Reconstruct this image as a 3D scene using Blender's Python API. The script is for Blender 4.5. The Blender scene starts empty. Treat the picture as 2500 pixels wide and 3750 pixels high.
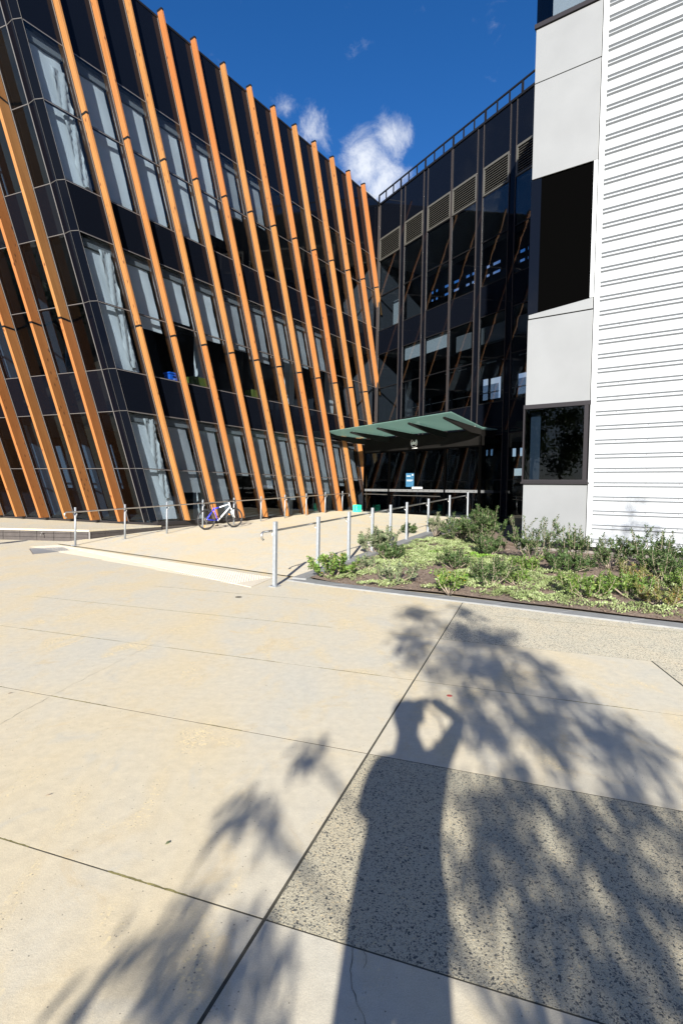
import bpy, math, random
import numpy as np
from mathutils import Vector, Matrix
random.seed(7); rng = np.random.default_rng(11)
scene = bpy.context.scene
COL = scene.collection

# ------------------------------------------------------------------ camera
cd = bpy.data.cameras.new("camera"); cam = bpy.data.objects.new("camera", cd); COL.objects.link(cam)
cd.sensor_fit = 'AUTO'; cd.sensor_width = 36.0; cd.lens = 18.953; cd.clip_start = 0.02; cd.clip_end = 3000
cam.matrix_world = Matrix.Translation((0, 0, 1.65)) @ Matrix.Rotation(math.pi/2 - 0.0393, 4, 'X') @ Matrix.Rotation(0.0159, 4, 'Z')
scene.camera = cam

# ------------------------------------------------------------------ world: sky with a few clouds
SUN_EL = math.radians(21.9); SUN_AZ = math.radians(8.3)      # shadows run towards +Y, a little to +X
world = bpy.data.worlds.new("World"); scene.world = world; world.use_nodes = True
nt = world.node_tree; nt.nodes.clear()
def N(nt, t, **k):
    n = nt.nodes.new(t)
    for a, b in k.items(): setattr(n, a, b)
    return n
def L(nt, a, b): nt.links.new(a, b)
out = N(nt, 'ShaderNodeOutputWorld'); bg = N(nt, 'ShaderNodeBackground')
sky = N(nt, 'ShaderNodeTexSky'); sky.sky_type = 'NISHITA'; sky.sun_disc = False
sky.sun_elevation = SUN_EL; sky.sun_rotation = math.pi + SUN_AZ
sky.air_density = 1.0; sky.dust_density = 0.25; sky.ozone_density = 3.0; sky.altitude = 100
hs = N(nt, 'ShaderNodeHueSaturation'); hs.inputs['Saturation'].default_value = 1.30; hs.inputs['Value'].default_value = 1.0
L(nt, sky.outputs[0], hs.inputs['Color'])
hm = N(nt, 'ShaderNodeMix', data_type='RGBA', blend_type='MULTIPLY'); hm.inputs['Factor'].default_value = 1; hm.inputs['B'].default_value = (.80, .80, 1.0, 1); L(nt, hs.outputs[0], hm.inputs['A'])
tc = N(nt, 'ShaderNodeTexCoord')
nz = N(nt, 'ShaderNodeTexNoise'); nz.inputs['Scale'].default_value = 11; nz.inputs['Detail'].default_value = 9; nz.inputs['Roughness'].default_value = .68; nz.inputs['Distortion'].default_value = .45
L(nt, tc.outputs['Generated'], nz.inputs['Vector'])
def blob(dirv, r, gain):
    d = Vector(dirv).normalized()
    vm = N(nt, 'ShaderNodeVectorMath', operation='DISTANCE'); vm.inputs[1].default_value = d
    L(nt, tc.outputs['Generated'], vm.inputs[0])
    mr = N(nt, 'ShaderNodeMapRange', interpolation_type='SMOOTHSTEP'); mr.inputs[1].default_value = r; mr.inputs[2].default_value = 0
    mr.inputs[3].default_value = 0; mr.inputs[4].default_value = gain
    L(nt, vm.outputs['Value'], mr.inputs[0]); return mr.outputs[0]
acc = None
for dv, r, g in [((.03,.86,.509),.085,.42),((.066,.84,.538),.06,.38),((.057,.873,.484),.075,.42),((.009,.879,.477),.07,.38),((.10,.865,.49),.05,.26),((-.046,.838,.543),.05,.27),((-.034,.846,.532),.04,.24),
        ((-.109,.811,.575),.05,.22),((-.094,.819,.566),.035,.24),((-.103,.791,.603),.035,.16),((-.184,.77,.611),.035,.18),
        ((-.95,.2,.3),.5,.25),((.6,-.7,.35),.5,.25),((-.45,-.8,.25),.4,.25),((.9,.3,.25),.4,.2)]:
    b = blob(dv, r, g)
    if acc is None: acc = b
    else:
        m = N(nt, 'ShaderNodeMath', operation='MAXIMUM'); L(nt, acc, m.inputs[0]); L(nt, b, m.inputs[1]); acc = m.outputs[0]
sx = N(nt, 'ShaderNodeSeparateXYZ'); L(nt, tc.outputs['Generated'], sx.inputs[0])
lo = N(nt, 'ShaderNodeMapRange', interpolation_type='SMOOTHSTEP'); lo.inputs[1].default_value = .50; lo.inputs[2].default_value = .22; lo.inputs[3].default_value = 0; lo.inputs[4].default_value = .36; L(nt, sx.outputs['Z'], lo.inputs[0])  # low cloud band added all round the sky to raise neutral ambient light
m_ = N(nt, 'ShaderNodeMath', operation='MAXIMUM'); L(nt, acc, m_.inputs[0]); L(nt, lo.outputs[0], m_.inputs[1]); acc = m_.outputs[0]
add = N(nt, 'ShaderNodeMath', operation='ADD'); L(nt, nz.outputs[0], add.inputs[0]); L(nt, acc, add.inputs[1])
mr = N(nt, 'ShaderNodeMapRange', interpolation_type='SMOOTHSTEP'); mr.inputs[1].default_value = .62; mr.inputs[2].default_value = 1.05; mr.inputs[3].default_value = 0; mr.inputs[4].default_value = .85
L(nt, add.outputs[0], mr.inputs[0])
mx = N(nt, 'ShaderNodeMix', data_type='RGBA'); mx.inputs['B'].default_value = (7.4, 7.6, 7.8, 1)
L(nt, mr.outputs[0], mx.inputs['Factor']); L(nt, hm.outputs['Result'], mx.inputs['A'])
L(nt, mx.outputs['Result'], bg.inputs['Color']); bg.inputs['Strength'].default_value = 0.058
L(nt, bg.outputs[0], out.inputs[0])

# ------------------------------------------------------------------ sun, exposure
sd = bpy.data.lights.new("sun", 'SUN'); sd.energy = 5.0; sd.angle = math.radians(.7); sd.color = (1, .95, .87)
sun = bpy.data.objects.new("sun", sd); COL.objects.link(sun)
sdir = Vector((math.sin(SUN_AZ)*math.cos(SUN_EL), math.cos(SUN_AZ)*math.cos(SUN_EL), -math.sin(SUN_EL)))
sun.rotation_euler = sdir.to_track_quat('-Z', 'Y').to_euler(); sun.location = (-4, -20, 12)
vs = scene.view_settings; vs.view_transform = 'Standard'; vs.look = 'None'; vs.exposure = 1.38; vs.gamma = 1; vs.use_curve_mapping = False
scene.cycles.max_bounces = 8; scene.cycles.transparent_max_bounces = 16; scene.cycles.glossy_bounces = 4; scene.cycles.diffuse_bounces = 3
scene.cycles.sample_clamp_indirect = 6

# ------------------------------------------------------------------ materials
def mat(name, col=(.5,.5,.5), rough=.6, metal=0, spec=.5, var=0, vscale=3, bump=0, bscale=40):
    m = bpy.data.materials.new(name); m.use_nodes = True; t = m.node_tree; b = t.nodes['Principled BSDF']
    b.inputs['Base Color'].default_value = (*col, 1); b.inputs['Roughness'].default_value = rough; b.inputs['Metallic'].default_value = metal
    b.inputs['Specular IOR Level'].default_value = spec
    if var or bump:
        tc = N(t, 'ShaderNodeTexCoord')
    if var:
        n = N(t, 'ShaderNodeTexNoise'); n.inputs['Scale'].default_value = vscale; n.inputs['Detail'].default_value = 6
        L(t, tc.outputs['Object'], n.inputs['Vector'])
        r = N(t, 'ShaderNodeMapRange'); r.inputs[1].default_value = .3; r.inputs[2].default_value = .7; r.inputs[3].default_value = 1-var; r.inputs[4].default_value = 1+var
        L(t, n.outputs[0], r.inputs[0])
        v = N(t, 'ShaderNodeVectorMath', operation='SCALE'); v.inputs[0].default_value = col
        L(t, r.outputs[0], v.inputs['Scale']); L(t, v.outputs[0], b.inputs['Base Color'])
    if bump:
        n2 = N(t, 'ShaderNodeTexNoise'); n2.inputs['Scale'].default_value = bscale; n2.inputs['Detail'].default_value = 4
        L(t, tc.outputs['Object'], n2.inputs['Vector'])
        bp = N(t, 'ShaderNodeBump'); bp.inputs['Strength'].default_value = bump; bp.inputs['Distance'].default_value = .01
        L(t, n2.outputs[0], bp.inputs['Height']); L(t, bp.outputs[0], b.inputs['Normal'])
    return m
def ramp(t, src, stops):
    r = N(t, 'ShaderNodeValToRGB'); e = r.color_ramp.elements
    e[0].position, e[0].color = stops[0][0], (*stops[0][1], 1); e[1].position, e[1].color = stops[-1][0], (*stops[-1][1], 1)
    for p, c in stops[1:-1]:
        x = e.new(p); x.color = (*c, 1)
    L(t, src, r.inputs[0]); return r.outputs[0]
def noise(t, vec, scale, detail=5, rough=.55, dist=0):
    n = N(t, 'ShaderNodeTexNoise'); n.inputs['Scale'].default_value = scale; n.inputs['Detail'].default_value = detail
    n.inputs['Roughness'].default_value = rough; n.inputs['Distortion'].default_value = dist
    L(t, vec, n.inputs['Vector']); return n.outputs[0]
def mixc(t, f, a, b, mode='MIX'):
    m = N(t, 'ShaderNodeMix', data_type='RGBA', blend_type=mode)
    for s, v in (('Factor', f), ('A', a), ('B', b)):
        if isinstance(v, (int, float)): m.inputs[s].default_value = v
        elif isinstance(v, tuple): m.inputs[s].default_value = (*v, 1)
        else: L(t, v, m.inputs[s])
    return m.outputs['Result']
def mapr(t, src, a, b, c=0., d=1., smooth=False):
    r = N(t, 'ShaderNodeMapRange'); r.interpolation_type = 'SMOOTHSTEP' if smooth else 'LINEAR'
    for i, v in enumerate((a, b, c, d)): r.inputs[i+1].default_value = v
    L(t, src, r.inputs[0]); return r.outputs[0]
def bumpn(t, h, strength, dist):
    b = N(t, 'ShaderNodeBump'); b.inputs['Strength'].default_value = strength; b.inputs['Distance'].default_value = dist
    L(t, h, b.inputs['Height']); return b.outputs[0]

def concrete(name, agg=0, tone=1.0):
    m = bpy.data.materials.new(name); m.use_nodes = True; t = m.node_tree; b = t.nodes['Principled BSDF']
    geo = N(t, 'ShaderNodeNewGeometry'); P = geo.outputs['Position']
    mp = N(t, 'ShaderNodeMapping'); mp.inputs['Rotation'].default_value = (0, 0, .5); mp.inputs['Scale'].default_value = (1, .55, 1); L(t, P, mp.inputs['Vector'])
    big = noise(t, mp.outputs[0], .75, 5, .55, .5); mid = noise(t, mp.outputs[0], 2.6, 6, .6, .6); fine = noise(t, P, 90, 3, .6)
    base = ramp(t, big, [(.36, (.40*tone,.385*tone,.35*tone)), (.5, (.44*tone,.40*tone,.33*tone)), (.64, (.47*tone,.395*tone,.27*tone))])
    base = mixc(t, mapr(t, mid, .48, .68, 0, .8, True), base, (.47*tone, .385*tone, .25*tone))
    warm2 = noise(t, P, 1.7, 7, .7, 1.2); base = mixc(t, mapr(t, warm2, .55, .7, 0, .7, True), base, (.43*tone, .33*tone, .19*tone))
    base = mixc(t, mapr(t, mid, .44, .30, 0, .6, True), base, (.36*tone, .36*tone, .35*tone))
    g2 = noise(t, P, 14, 6, .7); base = mixc(t, 1.0, base, mixc(t, mapr(t, g2, .32, .68), (.86, .86, .86), (1.10, 1.10, 1.09)), 'MULTIPLY')
    base = mixc(t, .34, base, mixc(t, mapr(t, noise(t, P, 240, 3, .7), .35, .65), (.25,.24,.22), (.6,.56,.48)), 'MIX')
    # worn patches where fine stones show
    worn = mapr(t, noise(t, mp.outputs[0], 2.6, 5, .65, .4), .54, .68, 0, 1, True)
    vo = N(t, 'ShaderNodeTexVoronoi'); vo.inputs['Scale'].default_value = 95; L(t, P, vo.inputs['Vector'])
    sep = N(t, 'ShaderNodeSeparateColor'); L(t, vo.outputs['Color'], sep.inputs[0])
    pit = N(t, 'ShaderNodeMath', operation='MULTIPLY'); L(t, mapr(t, sep.outputs[0], .80, .86), pit.inputs[0]); L(t, worn, pit.inputs[1])
    pd = N(t, 'ShaderNodeMath', operation='MULTIPLY'); L(t, pit.outputs[0], pd.inputs[0]); L(t, mapr(t, vo.outputs['Distance'], .42, .3), pd.inputs[1])
    base = mixc(t, pd.outputs[0], base, (.15, .14, .13))
    pw = N(t, 'ShaderNodeMath', operation='MULTIPLY'); L(t, mapr(t, sep.outputs[1], .8, .86), pw.inputs[0]); L(t, worn, pw.inputs[1])
    base = mixc(t, pw.outputs[0], base, (.56, .47, .30))
    # rare dark pinholes over the whole surface
    vo3 = N(t, 'ShaderNodeTexVoronoi'); vo3.inputs['Scale'].default_value = 42; L(t, P, vo3.inputs['Vector'])
    s3 = N(t, 'ShaderNodeSeparateColor'); L(t, vo3.outputs['Color'], s3.inputs[0])
    ph = N(t, 'ShaderNodeMath', operation='MULTIPLY'); L(t, mapr(t, s3.outputs[0], .86, .88), ph.inputs[0]); L(t, mapr(t, vo3.outputs['Distance'], .16, .1), ph.inputs[1])
    base = mixc(t, ph.outputs[0], base, (.16, .15, .13))
    h = fine
    if agg:
        warp = N(t, 'ShaderNodeTexNoise'); warp.inputs['Scale'].default_value = 70; warp.inputs['Detail'].default_value = 3; L(t, P, warp.inputs['Vector'])
        wv = N(t, 'ShaderNodeVectorMath', operation='SCALE'); wv.inputs['Scale'].default_value = .022; L(t, warp.outputs['Color'], wv.inputs[0])
        wa = N(t, 'ShaderNodeVectorMath', operation='ADD'); L(t, P, wa.inputs[0]); L(t, wv.outputs[0], wa.inputs[1])
        base = mixc(t, mapr(t, mid, .35, .65), (.40*tone, .38*tone, .32*tone), (.46*tone, .41*tone, .32*tone))
        base = mixc(t, mapr(t, noise(t, P, 210, 2), .5, .66, 0, .7), base, (.60, .57, .50))
        for sc, th_, fr_ in ((150, .62, .52), (85, .58, .56)) if agg == 1 else ((165, .60, .50), (92, .56, .52)):
            v = N(t, 'ShaderNodeTexVoronoi'); v.inputs['Scale'].default_value = sc; L(t, wa.outputs[0], v.inputs['Vector'])
            s = N(t, 'ShaderNodeSeparateColor'); L(t, v.outputs['Color'], s.inputs[0])
            size = mapr(t, s.outputs[2], 0, 1, .15, th_)
            lt = N(t, 'ShaderNodeMath', operation='SUBTRACT'); L(t, size, lt.inputs[0]); L(t, v.outputs['Distance'], lt.inputs[1])
            ins = mapr(t, lt.outputs[0], -.02, .04); isd = mapr(t, s.outputs[0], fr_, fr_+.01)
            f = N(t, 'ShaderNodeMath', operation='MULTIPLY'); L(t, ins, f.inputs[0]); L(t, isd, f.inputs[1])
            base = mixc(t, f.outputs[0], base, mixc(t, s.outputs[1], (.05, .055, .062), (.16, .158, .15)))
            isl = mapr(t, s.outputs[0], .10, .09)
            f2 = N(t, 'ShaderNodeMath', operation='MULTIPLY'); L(t, ins, f2.inputs[0]); L(t, isl, f2.inputs[1])
            base = mixc(t, f2.outputs[0], base, (.50, .42, .30))
        h = v.outputs['Distance']
    base = mixc(t, 1.0, base, ((1.15, 1.135, 1.04) if agg < 2 else (.98, .96, .84)), 'MULTIPLY'); L(t, base, b.inputs['Base Color']); b.inputs['Roughness'].default_value = .78; b.inputs['Specular IOR Level'].default_value = .35
    L(t, bumpn(t, h, .35 if agg else .18, .004), b.inputs['Normal'])
    return m
M = {}
M['conc'] = concrete('plaza_concrete'); M['agg'] = concrete('exposed_aggregate_concrete', 1); M['aggd'] = concrete('coarse_aggregate_concrete', 2, .86); M['ramp'] = concrete('ramp_concrete', 0, 1.12)
M['joint'] = mat('joint_dirt', (.055, .05, .035), .95, var=.4, vscale=9)
M['moss'] = mat('joint_moss', (.16, .14, .05), .95, var=.5, vscale=14)
M['crack'] = mat('crack_dark', (.16, .145, .11), .95)
M['kerb'] = mat('kerb_grey', (.19, .195, .195), .75, var=.12, vscale=5, bump=.2, bscale=120)
M['tact'] = mat('tactile_cream', (.55, .50, .40), .7, var=.08, vscale=4)
M['galv'] = mat('galvanised_steel', (.26, .28, .30), .45, .3, var=.12, vscale=22)
M['stain'] = mat('brushed_stainless', (.55, .54, .52), .28, .9)
M['blk'] = mat('black_powdercoat', (.008, .008, .009), .45, 0, .25)
M['alu'] = mat('grey_aluminium_trim', (.20, .19, .185), .35, .4)
M['fascia'] = mat('dark_fascia', (.006, .0055, .005), .6, 0, .12, var=.2, vscale=2)
M['plinth'] = mat('plinth_block', (.055, .047, .044), .85, var=.15, vscale=6, bump=.3, bscale=90)
M['plinth2'] = mat('tower_plinth_block', (.17, .155, .14), .85, var=.12, vscale=6, bump=.3, bscale=90)
M['mortar'] = mat('plinth_mortar', (.05, .047, .045), .95)
M['ledge'] = concrete('ledge_concrete', 0, .9)
M['white'] = mat('white_paint', (.45, .47, .48), .5, 0, .3)
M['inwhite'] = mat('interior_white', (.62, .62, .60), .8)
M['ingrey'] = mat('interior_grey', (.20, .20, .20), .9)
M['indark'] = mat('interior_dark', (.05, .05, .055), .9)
M['blind'] = mat('roller_blind', (.72, .72, .71), .85, var=.04, vscale=1.2)
M['blindd'] = mat('roller_blind_grey', (.40, .40, .40), .85, var=.05, vscale=1.2)
M['louv'] = mat('louvre_blade', (.075, .073, .064), .5)
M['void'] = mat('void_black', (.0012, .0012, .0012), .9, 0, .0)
M['dcap'] = mat('bronze_mullion', (.055, .045, .042), .4, .1, .3)
M['frame'] = mat('window_frame_charcoal', (.020, .018, .020), .4, 0, .3)
M['green'] = mat('crate_plastic', (.02, .62, .38), .45)
M['bluep'] = mat('blue_box', (.02, .16, .75), .5)
M['lime'] = mat('lime_furniture', (.11, .14, .02), .7)
M['silver'] = mat('silver_vinyl', (.17, .175, .18), .45, .2)
M['poster'] = mat('poster_blue', (.03, .11, .20), .5, var=.25, vscale=9)
M['paper'] = mat('paper_white', (.8, .8, .78), .7)
M['red'] = mat('red_sticker', (.35, .06, .05), .6)
M['tyre'] = mat('tyre_rubber', (.025, .025, .026), .8); M['rim'] = mat('rim_black', (.03, .03, .032), .3)
M['bwhite'] = mat('bike_white', (.82, .84, .86), .25); M['bblue'] = mat('bike_blue', (.03, .05, .62), .25)
M['refl'] = mat('orange_reflector', (.9, .28, .02), .3)
M['bark'] = mat('bark', (.16, .12, .09), .9, var=.3, vscale=12, bump=.5, bscale=30)
M['twig'] = mat('shrub_twig', (.27, .22, .17), .9, var=.2, vscale=10)
M['skin'] = mat('skin', (.5, .32, .24), .6); M['cloth'] = mat('shirt_grey', (.12, .13, .15), .9); M['jeans'] = mat('jeans', (.05, .07, .12), .9); M['hair'] = mat('hair', (.03, .022, .018), .8)
M['flower'] = mat('flower_yellow', (.75, .42, .02), .6)

def timber():
    m = bpy.data.materials.new('stained_timber'); m.use_nodes = True; t = m.node_tree; b = t.nodes['Principled BSDF']
    tc = N(t, 'ShaderNodeTexCoord'); oi = N(t, 'ShaderNodeObjectInfo')
    ad = N(t, 'ShaderNodeVectorMath', operation='ADD'); L(t, tc.outputs['Object'], ad.inputs[0])
    rv = N(t, 'ShaderNodeVectorMath', operation='SCALE'); rv.inputs[0].default_value = (17, 9, 23); L(t, oi.outputs['Random'], rv.inputs['Scale']); L(t, rv.outputs[0], ad.inputs[1])
    mp = N(t, 'ShaderNodeMapping'); mp.inputs['Scale'].default_value = (26, 26, .9); L(t, ad.outputs[0], mp.inputs['Vector'])
    g = noise(t, mp.outputs[0], 1, 6, .6, .8)
    col = ramp(t, g, [(.28, (0.189, 0.062, 0.014)), (.45, (0.279, 0.110, 0.029)), (.6, (0.326, 0.146, 0.044)), (.78, (0.242, 0.087, 0.022))])
    big = noise(t, ad.outputs[0], .55, 3)
    col = mixc(t, mapr(t, big, .35, .65, 0, .5), col, (0.358, 0.149, 0.039))
    col = mixc(t, mapr(t, oi.outputs['Random'], .35, 1, 0, .75), col, (0.316, 0.095, 0.022))
    mk = N(t, 'ShaderNodeMapping'); mk.inputs['Scale'].default_value = (1, 1, .42); L(t, ad.outputs[0], mk.inputs['Vector'])
    v = N(t, 'ShaderNodeTexVoronoi'); v.inputs['Scale'].default_value = 8; L(t, mk.outputs[0], v.inputs['Vector'])
    s = N(t, 'ShaderNodeSeparateColor'); L(t, v.outputs['Color'], s.inputs[0])
    k = N(t, 'ShaderNodeMath', operation='MULTIPLY'); L(t, mapr(t, s.outputs[0], .72, .78), k.inputs[0]); L(t, mapr(t, v.outputs['Distance'], .24, .1), k.inputs[1])
    col = mixc(t, k.outputs[0], col, (.08, .022, .007))
    col = mixc(t, 1.0, col, (1.0, 1.08, 1.12), 'MULTIPLY'); L(t, col, b.inputs['Base Color']); b.inputs['Roughness'].default_value = .55
    L(t, bumpn(t, g, .25, .004), b.inputs['Normal']); return m
M['timber'] = timber()

def glassmat(name, tint, refl=1.0, ior=1.55, rough=0.0, wav=0.0):
    m = bpy.data.materials.new(name); m.use_nodes = True; t = m.node_tree; t.nodes.remove(t.nodes['Principled BSDF']); o = t.nodes['Material Output']
    tr = N(t, 'ShaderNodeBsdfTransparent'); tr.inputs[0].default_value = (*tint, 1)
    gl = N(t, 'ShaderNodeBsdfGlossy'); gl.inputs['Roughness'].default_value = rough; gl.inputs[0].default_value = (refl*.92, refl*.97, refl, 1)
    fr = N(t, 'ShaderNodeFresnel'); fr.inputs[0].default_value = ior
    geo = N(t, 'ShaderNodeNewGeometry'); fm = N(t, 'ShaderNodeMath', operation='SUBTRACT'); fm.inputs[0].default_value = 1; L(t, geo.outputs['Backfacing'], fm.inputs[1])
    fx = N(t, 'ShaderNodeMath', operation='MULTIPLY'); L(t, fr.outputs[0], fx.inputs[0]); L(t, fm.outputs[0], fx.inputs[1])
    mix = N(t, 'ShaderNodeMixShader'); L(t, fx.outputs[0], mix.inputs[0]); L(t, tr.outputs[0], mix.inputs[1]); L(t, gl.outputs[0], mix.inputs[2]); L(t, mix.outputs[0], o.inputs[0])
    if wav:
        tc = N(t, 'ShaderNodeTexCoord'); n = noise(t, tc.outputs['Object'], .8, 2)
        bm = bumpn(t, n, wav, .02); L(t, bm, gl.inputs['Normal'])
    return m
M['glass'] = glassmat('tinted_glass', (.70, .745, .78), 1, 1.5, wav=.15)
M['dglass'] = glassmat('rear_building_glass', (.58, .63, .67), 1, 1.7, wav=.25)
M['gdark'] = glassmat('dark_glass', (.40, .47, .54), .9, 1.45, wav=.15)
M['gclear'] = glassmat('entrance_glass', (.48, .54, .60), 1, 1.45)
M['canopy'] = mat('canopy_glass_green', (.10, .22, .19), .15)
def canopyglass():
    m = bpy.data.materials.new('canopy_glass'); m.use_nodes = True; t = m.node_tree; t.nodes.remove(t.nodes['Principled BSDF']); o = t.nodes['Material Output']
    tr = N(t, 'ShaderNodeBsdfTransparent'); tr.inputs[0].default_value = (.55, .76, .7, 1)
    tl = N(t, 'ShaderNodeBsdfTranslucent'); tl.inputs[0].default_value = (.42, .54, .50, 1)
    df = N(t, 'ShaderNodeBsdfDiffuse'); df.inputs[0].default_value = (.10, .17, .155, 1)
    a = N(t, 'ShaderNodeAddShader'); L(t, tl.outputs[0], a.inputs[0]); L(t, df.outputs[0], a.inputs[1])
    mix = N(t, 'ShaderNodeMixShader'); mix.inputs[0].default_value = .62; L(t, tr.outputs[0], mix.inputs[1]); L(t, a.outputs[0], mix.inputs[2])
    gl = N(t, 'ShaderNodeBsdfGlossy'); gl.inputs['Roughness'].default_value = .05
    fr = N(t, 'ShaderNodeFresnel'); fr.inputs[0].default_value = 1.5
    geo = N(t, 'ShaderNodeNewGeometry'); ri = mapr(t, geo.outputs['Backfacing'], 0, 1, 1.5, .667); L(t, ri, fr.inputs[0])
    m2 = N(t, 'ShaderNodeMixShader'); L(t, fr.outputs[0], m2.inputs[0]); L(t, mix.outputs[0], m2.inputs[1]); L(t, gl.outputs[0], m2.inputs[2]); L(t, m2.outputs[0], o.inputs[0])
    return m
M['canopy'] = canopyglass()
M['spandrel'] = mat('black_spandrel_glass', (.003, .004, .007), .03, 0, .16)
M['corner'] = mat('corner_glass', (.002, .003, .006), .06, 0, .06); M['dalu'] = mat('dark_aluminium', (.11, .105, .10), .35, .3)
M['panel'] = mat('pale_grey_panel', (.185, .193, .198), .45, .0, .5, var=.06, vscale=1.1)
M['clad'] = mat('white_ribbed_cladding', (.34, .36, .38), .5, 0, .3)

def leafmat(name, c1, c2, c3=None):
    m = bpy.data.materials.new(name); m.use_nodes = True; t = m.node_tree; b = t.nodes['Principled BSDF']; o = t.nodes['Material Output']
    geo = N(t, 'ShaderNodeNewGeometry'); r = geo.outputs['Random Per Island']
    st = [(0, c1), (1, c2)] if c3 is None else [(0, c1), (.85, c2), (1, c3)]
    col = ramp(t, r, st)
    L(t, col, b.inputs['Base Color']); b.inputs['Roughness'].default_value = .5; b.inputs['Specular IOR Level'].default_value = .3
    tl = N(t, 'ShaderNodeBsdfTranslucent'); L(t, col, tl.inputs[0])
    mix = N(t, 'ShaderNodeMixShader'); mix.inputs[0].default_value = .3; L(t, b.outputs[0], mix.inputs[1]); L(t, tl.outputs[0], mix.inputs[2]); L(t, mix.outputs[0], o.inputs[0])
    return m
def leafmat2(*a):
    m = leafmat(*a); t = m.node_tree; b = t.nodes['Principled BSDF']; tl = [n for n in t.nodes if n.type == 'BSDF_TRANSLUCENT'][0]
    src = b.inputs['Base Color'].links[0].from_socket; geo = N(t, 'ShaderNodeNewGeometry')
    c = mixc(t, mapr(t, noise(t, geo.outputs['Position'], 2.2, 5, .6), .42, .62, 0, .85), src, (.13, .17, .06))
    c = mixc(t, mapr(t, noise(t, geo.outputs['Position'], 5.5, 3, .6), .55, .7, 0, .6), c, (.22, .17, .11))
    L(t, c, b.inputs['Base Color']); L(t, c, tl.inputs[0]); return m
M['leafdark'] = leafmat('leaf_dark_green', (.035, .070, .022), (.085, .135, .045), (.16, .20, .08))
M['leafmid'] = leafmat('leaf_mid_green', (.07, .14, .025), (.17, .26, .06), (.28, .30, .08))
M['leafgrey'] = leafmat('leaf_grey_green', (.10, .14, .07), (.20, .24, .13), (.3, .3, .2))
M['leafolive'] = leafmat('leaf_olive_red', (.12, .15, .04), (.22, .22, .08), (.35, .16, .06))
M['mat'] = leafmat2('ground_cover_silver_green', (.20, .27, .09), (.38, .45, .22), (.52, .56, .36))
M['bright'] = leafmat('ground_cover_bright_green', (.12, .24, .03), (.22, .38, .06))
M['mulchchip'] = leafmat('bark_chip', (.10, .065, .045), (.36, .28, .21), (.50, .43, .35))
M['mulch'] = mat('mulch_soil', (.17, .125, .095), .95, var=.5, vscale=40, bump=.8, bscale=90)
M['treeleaf'] = leafmat('eucalypt_leaf', (.045, .075, .03), (.11, .15, .06))

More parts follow.
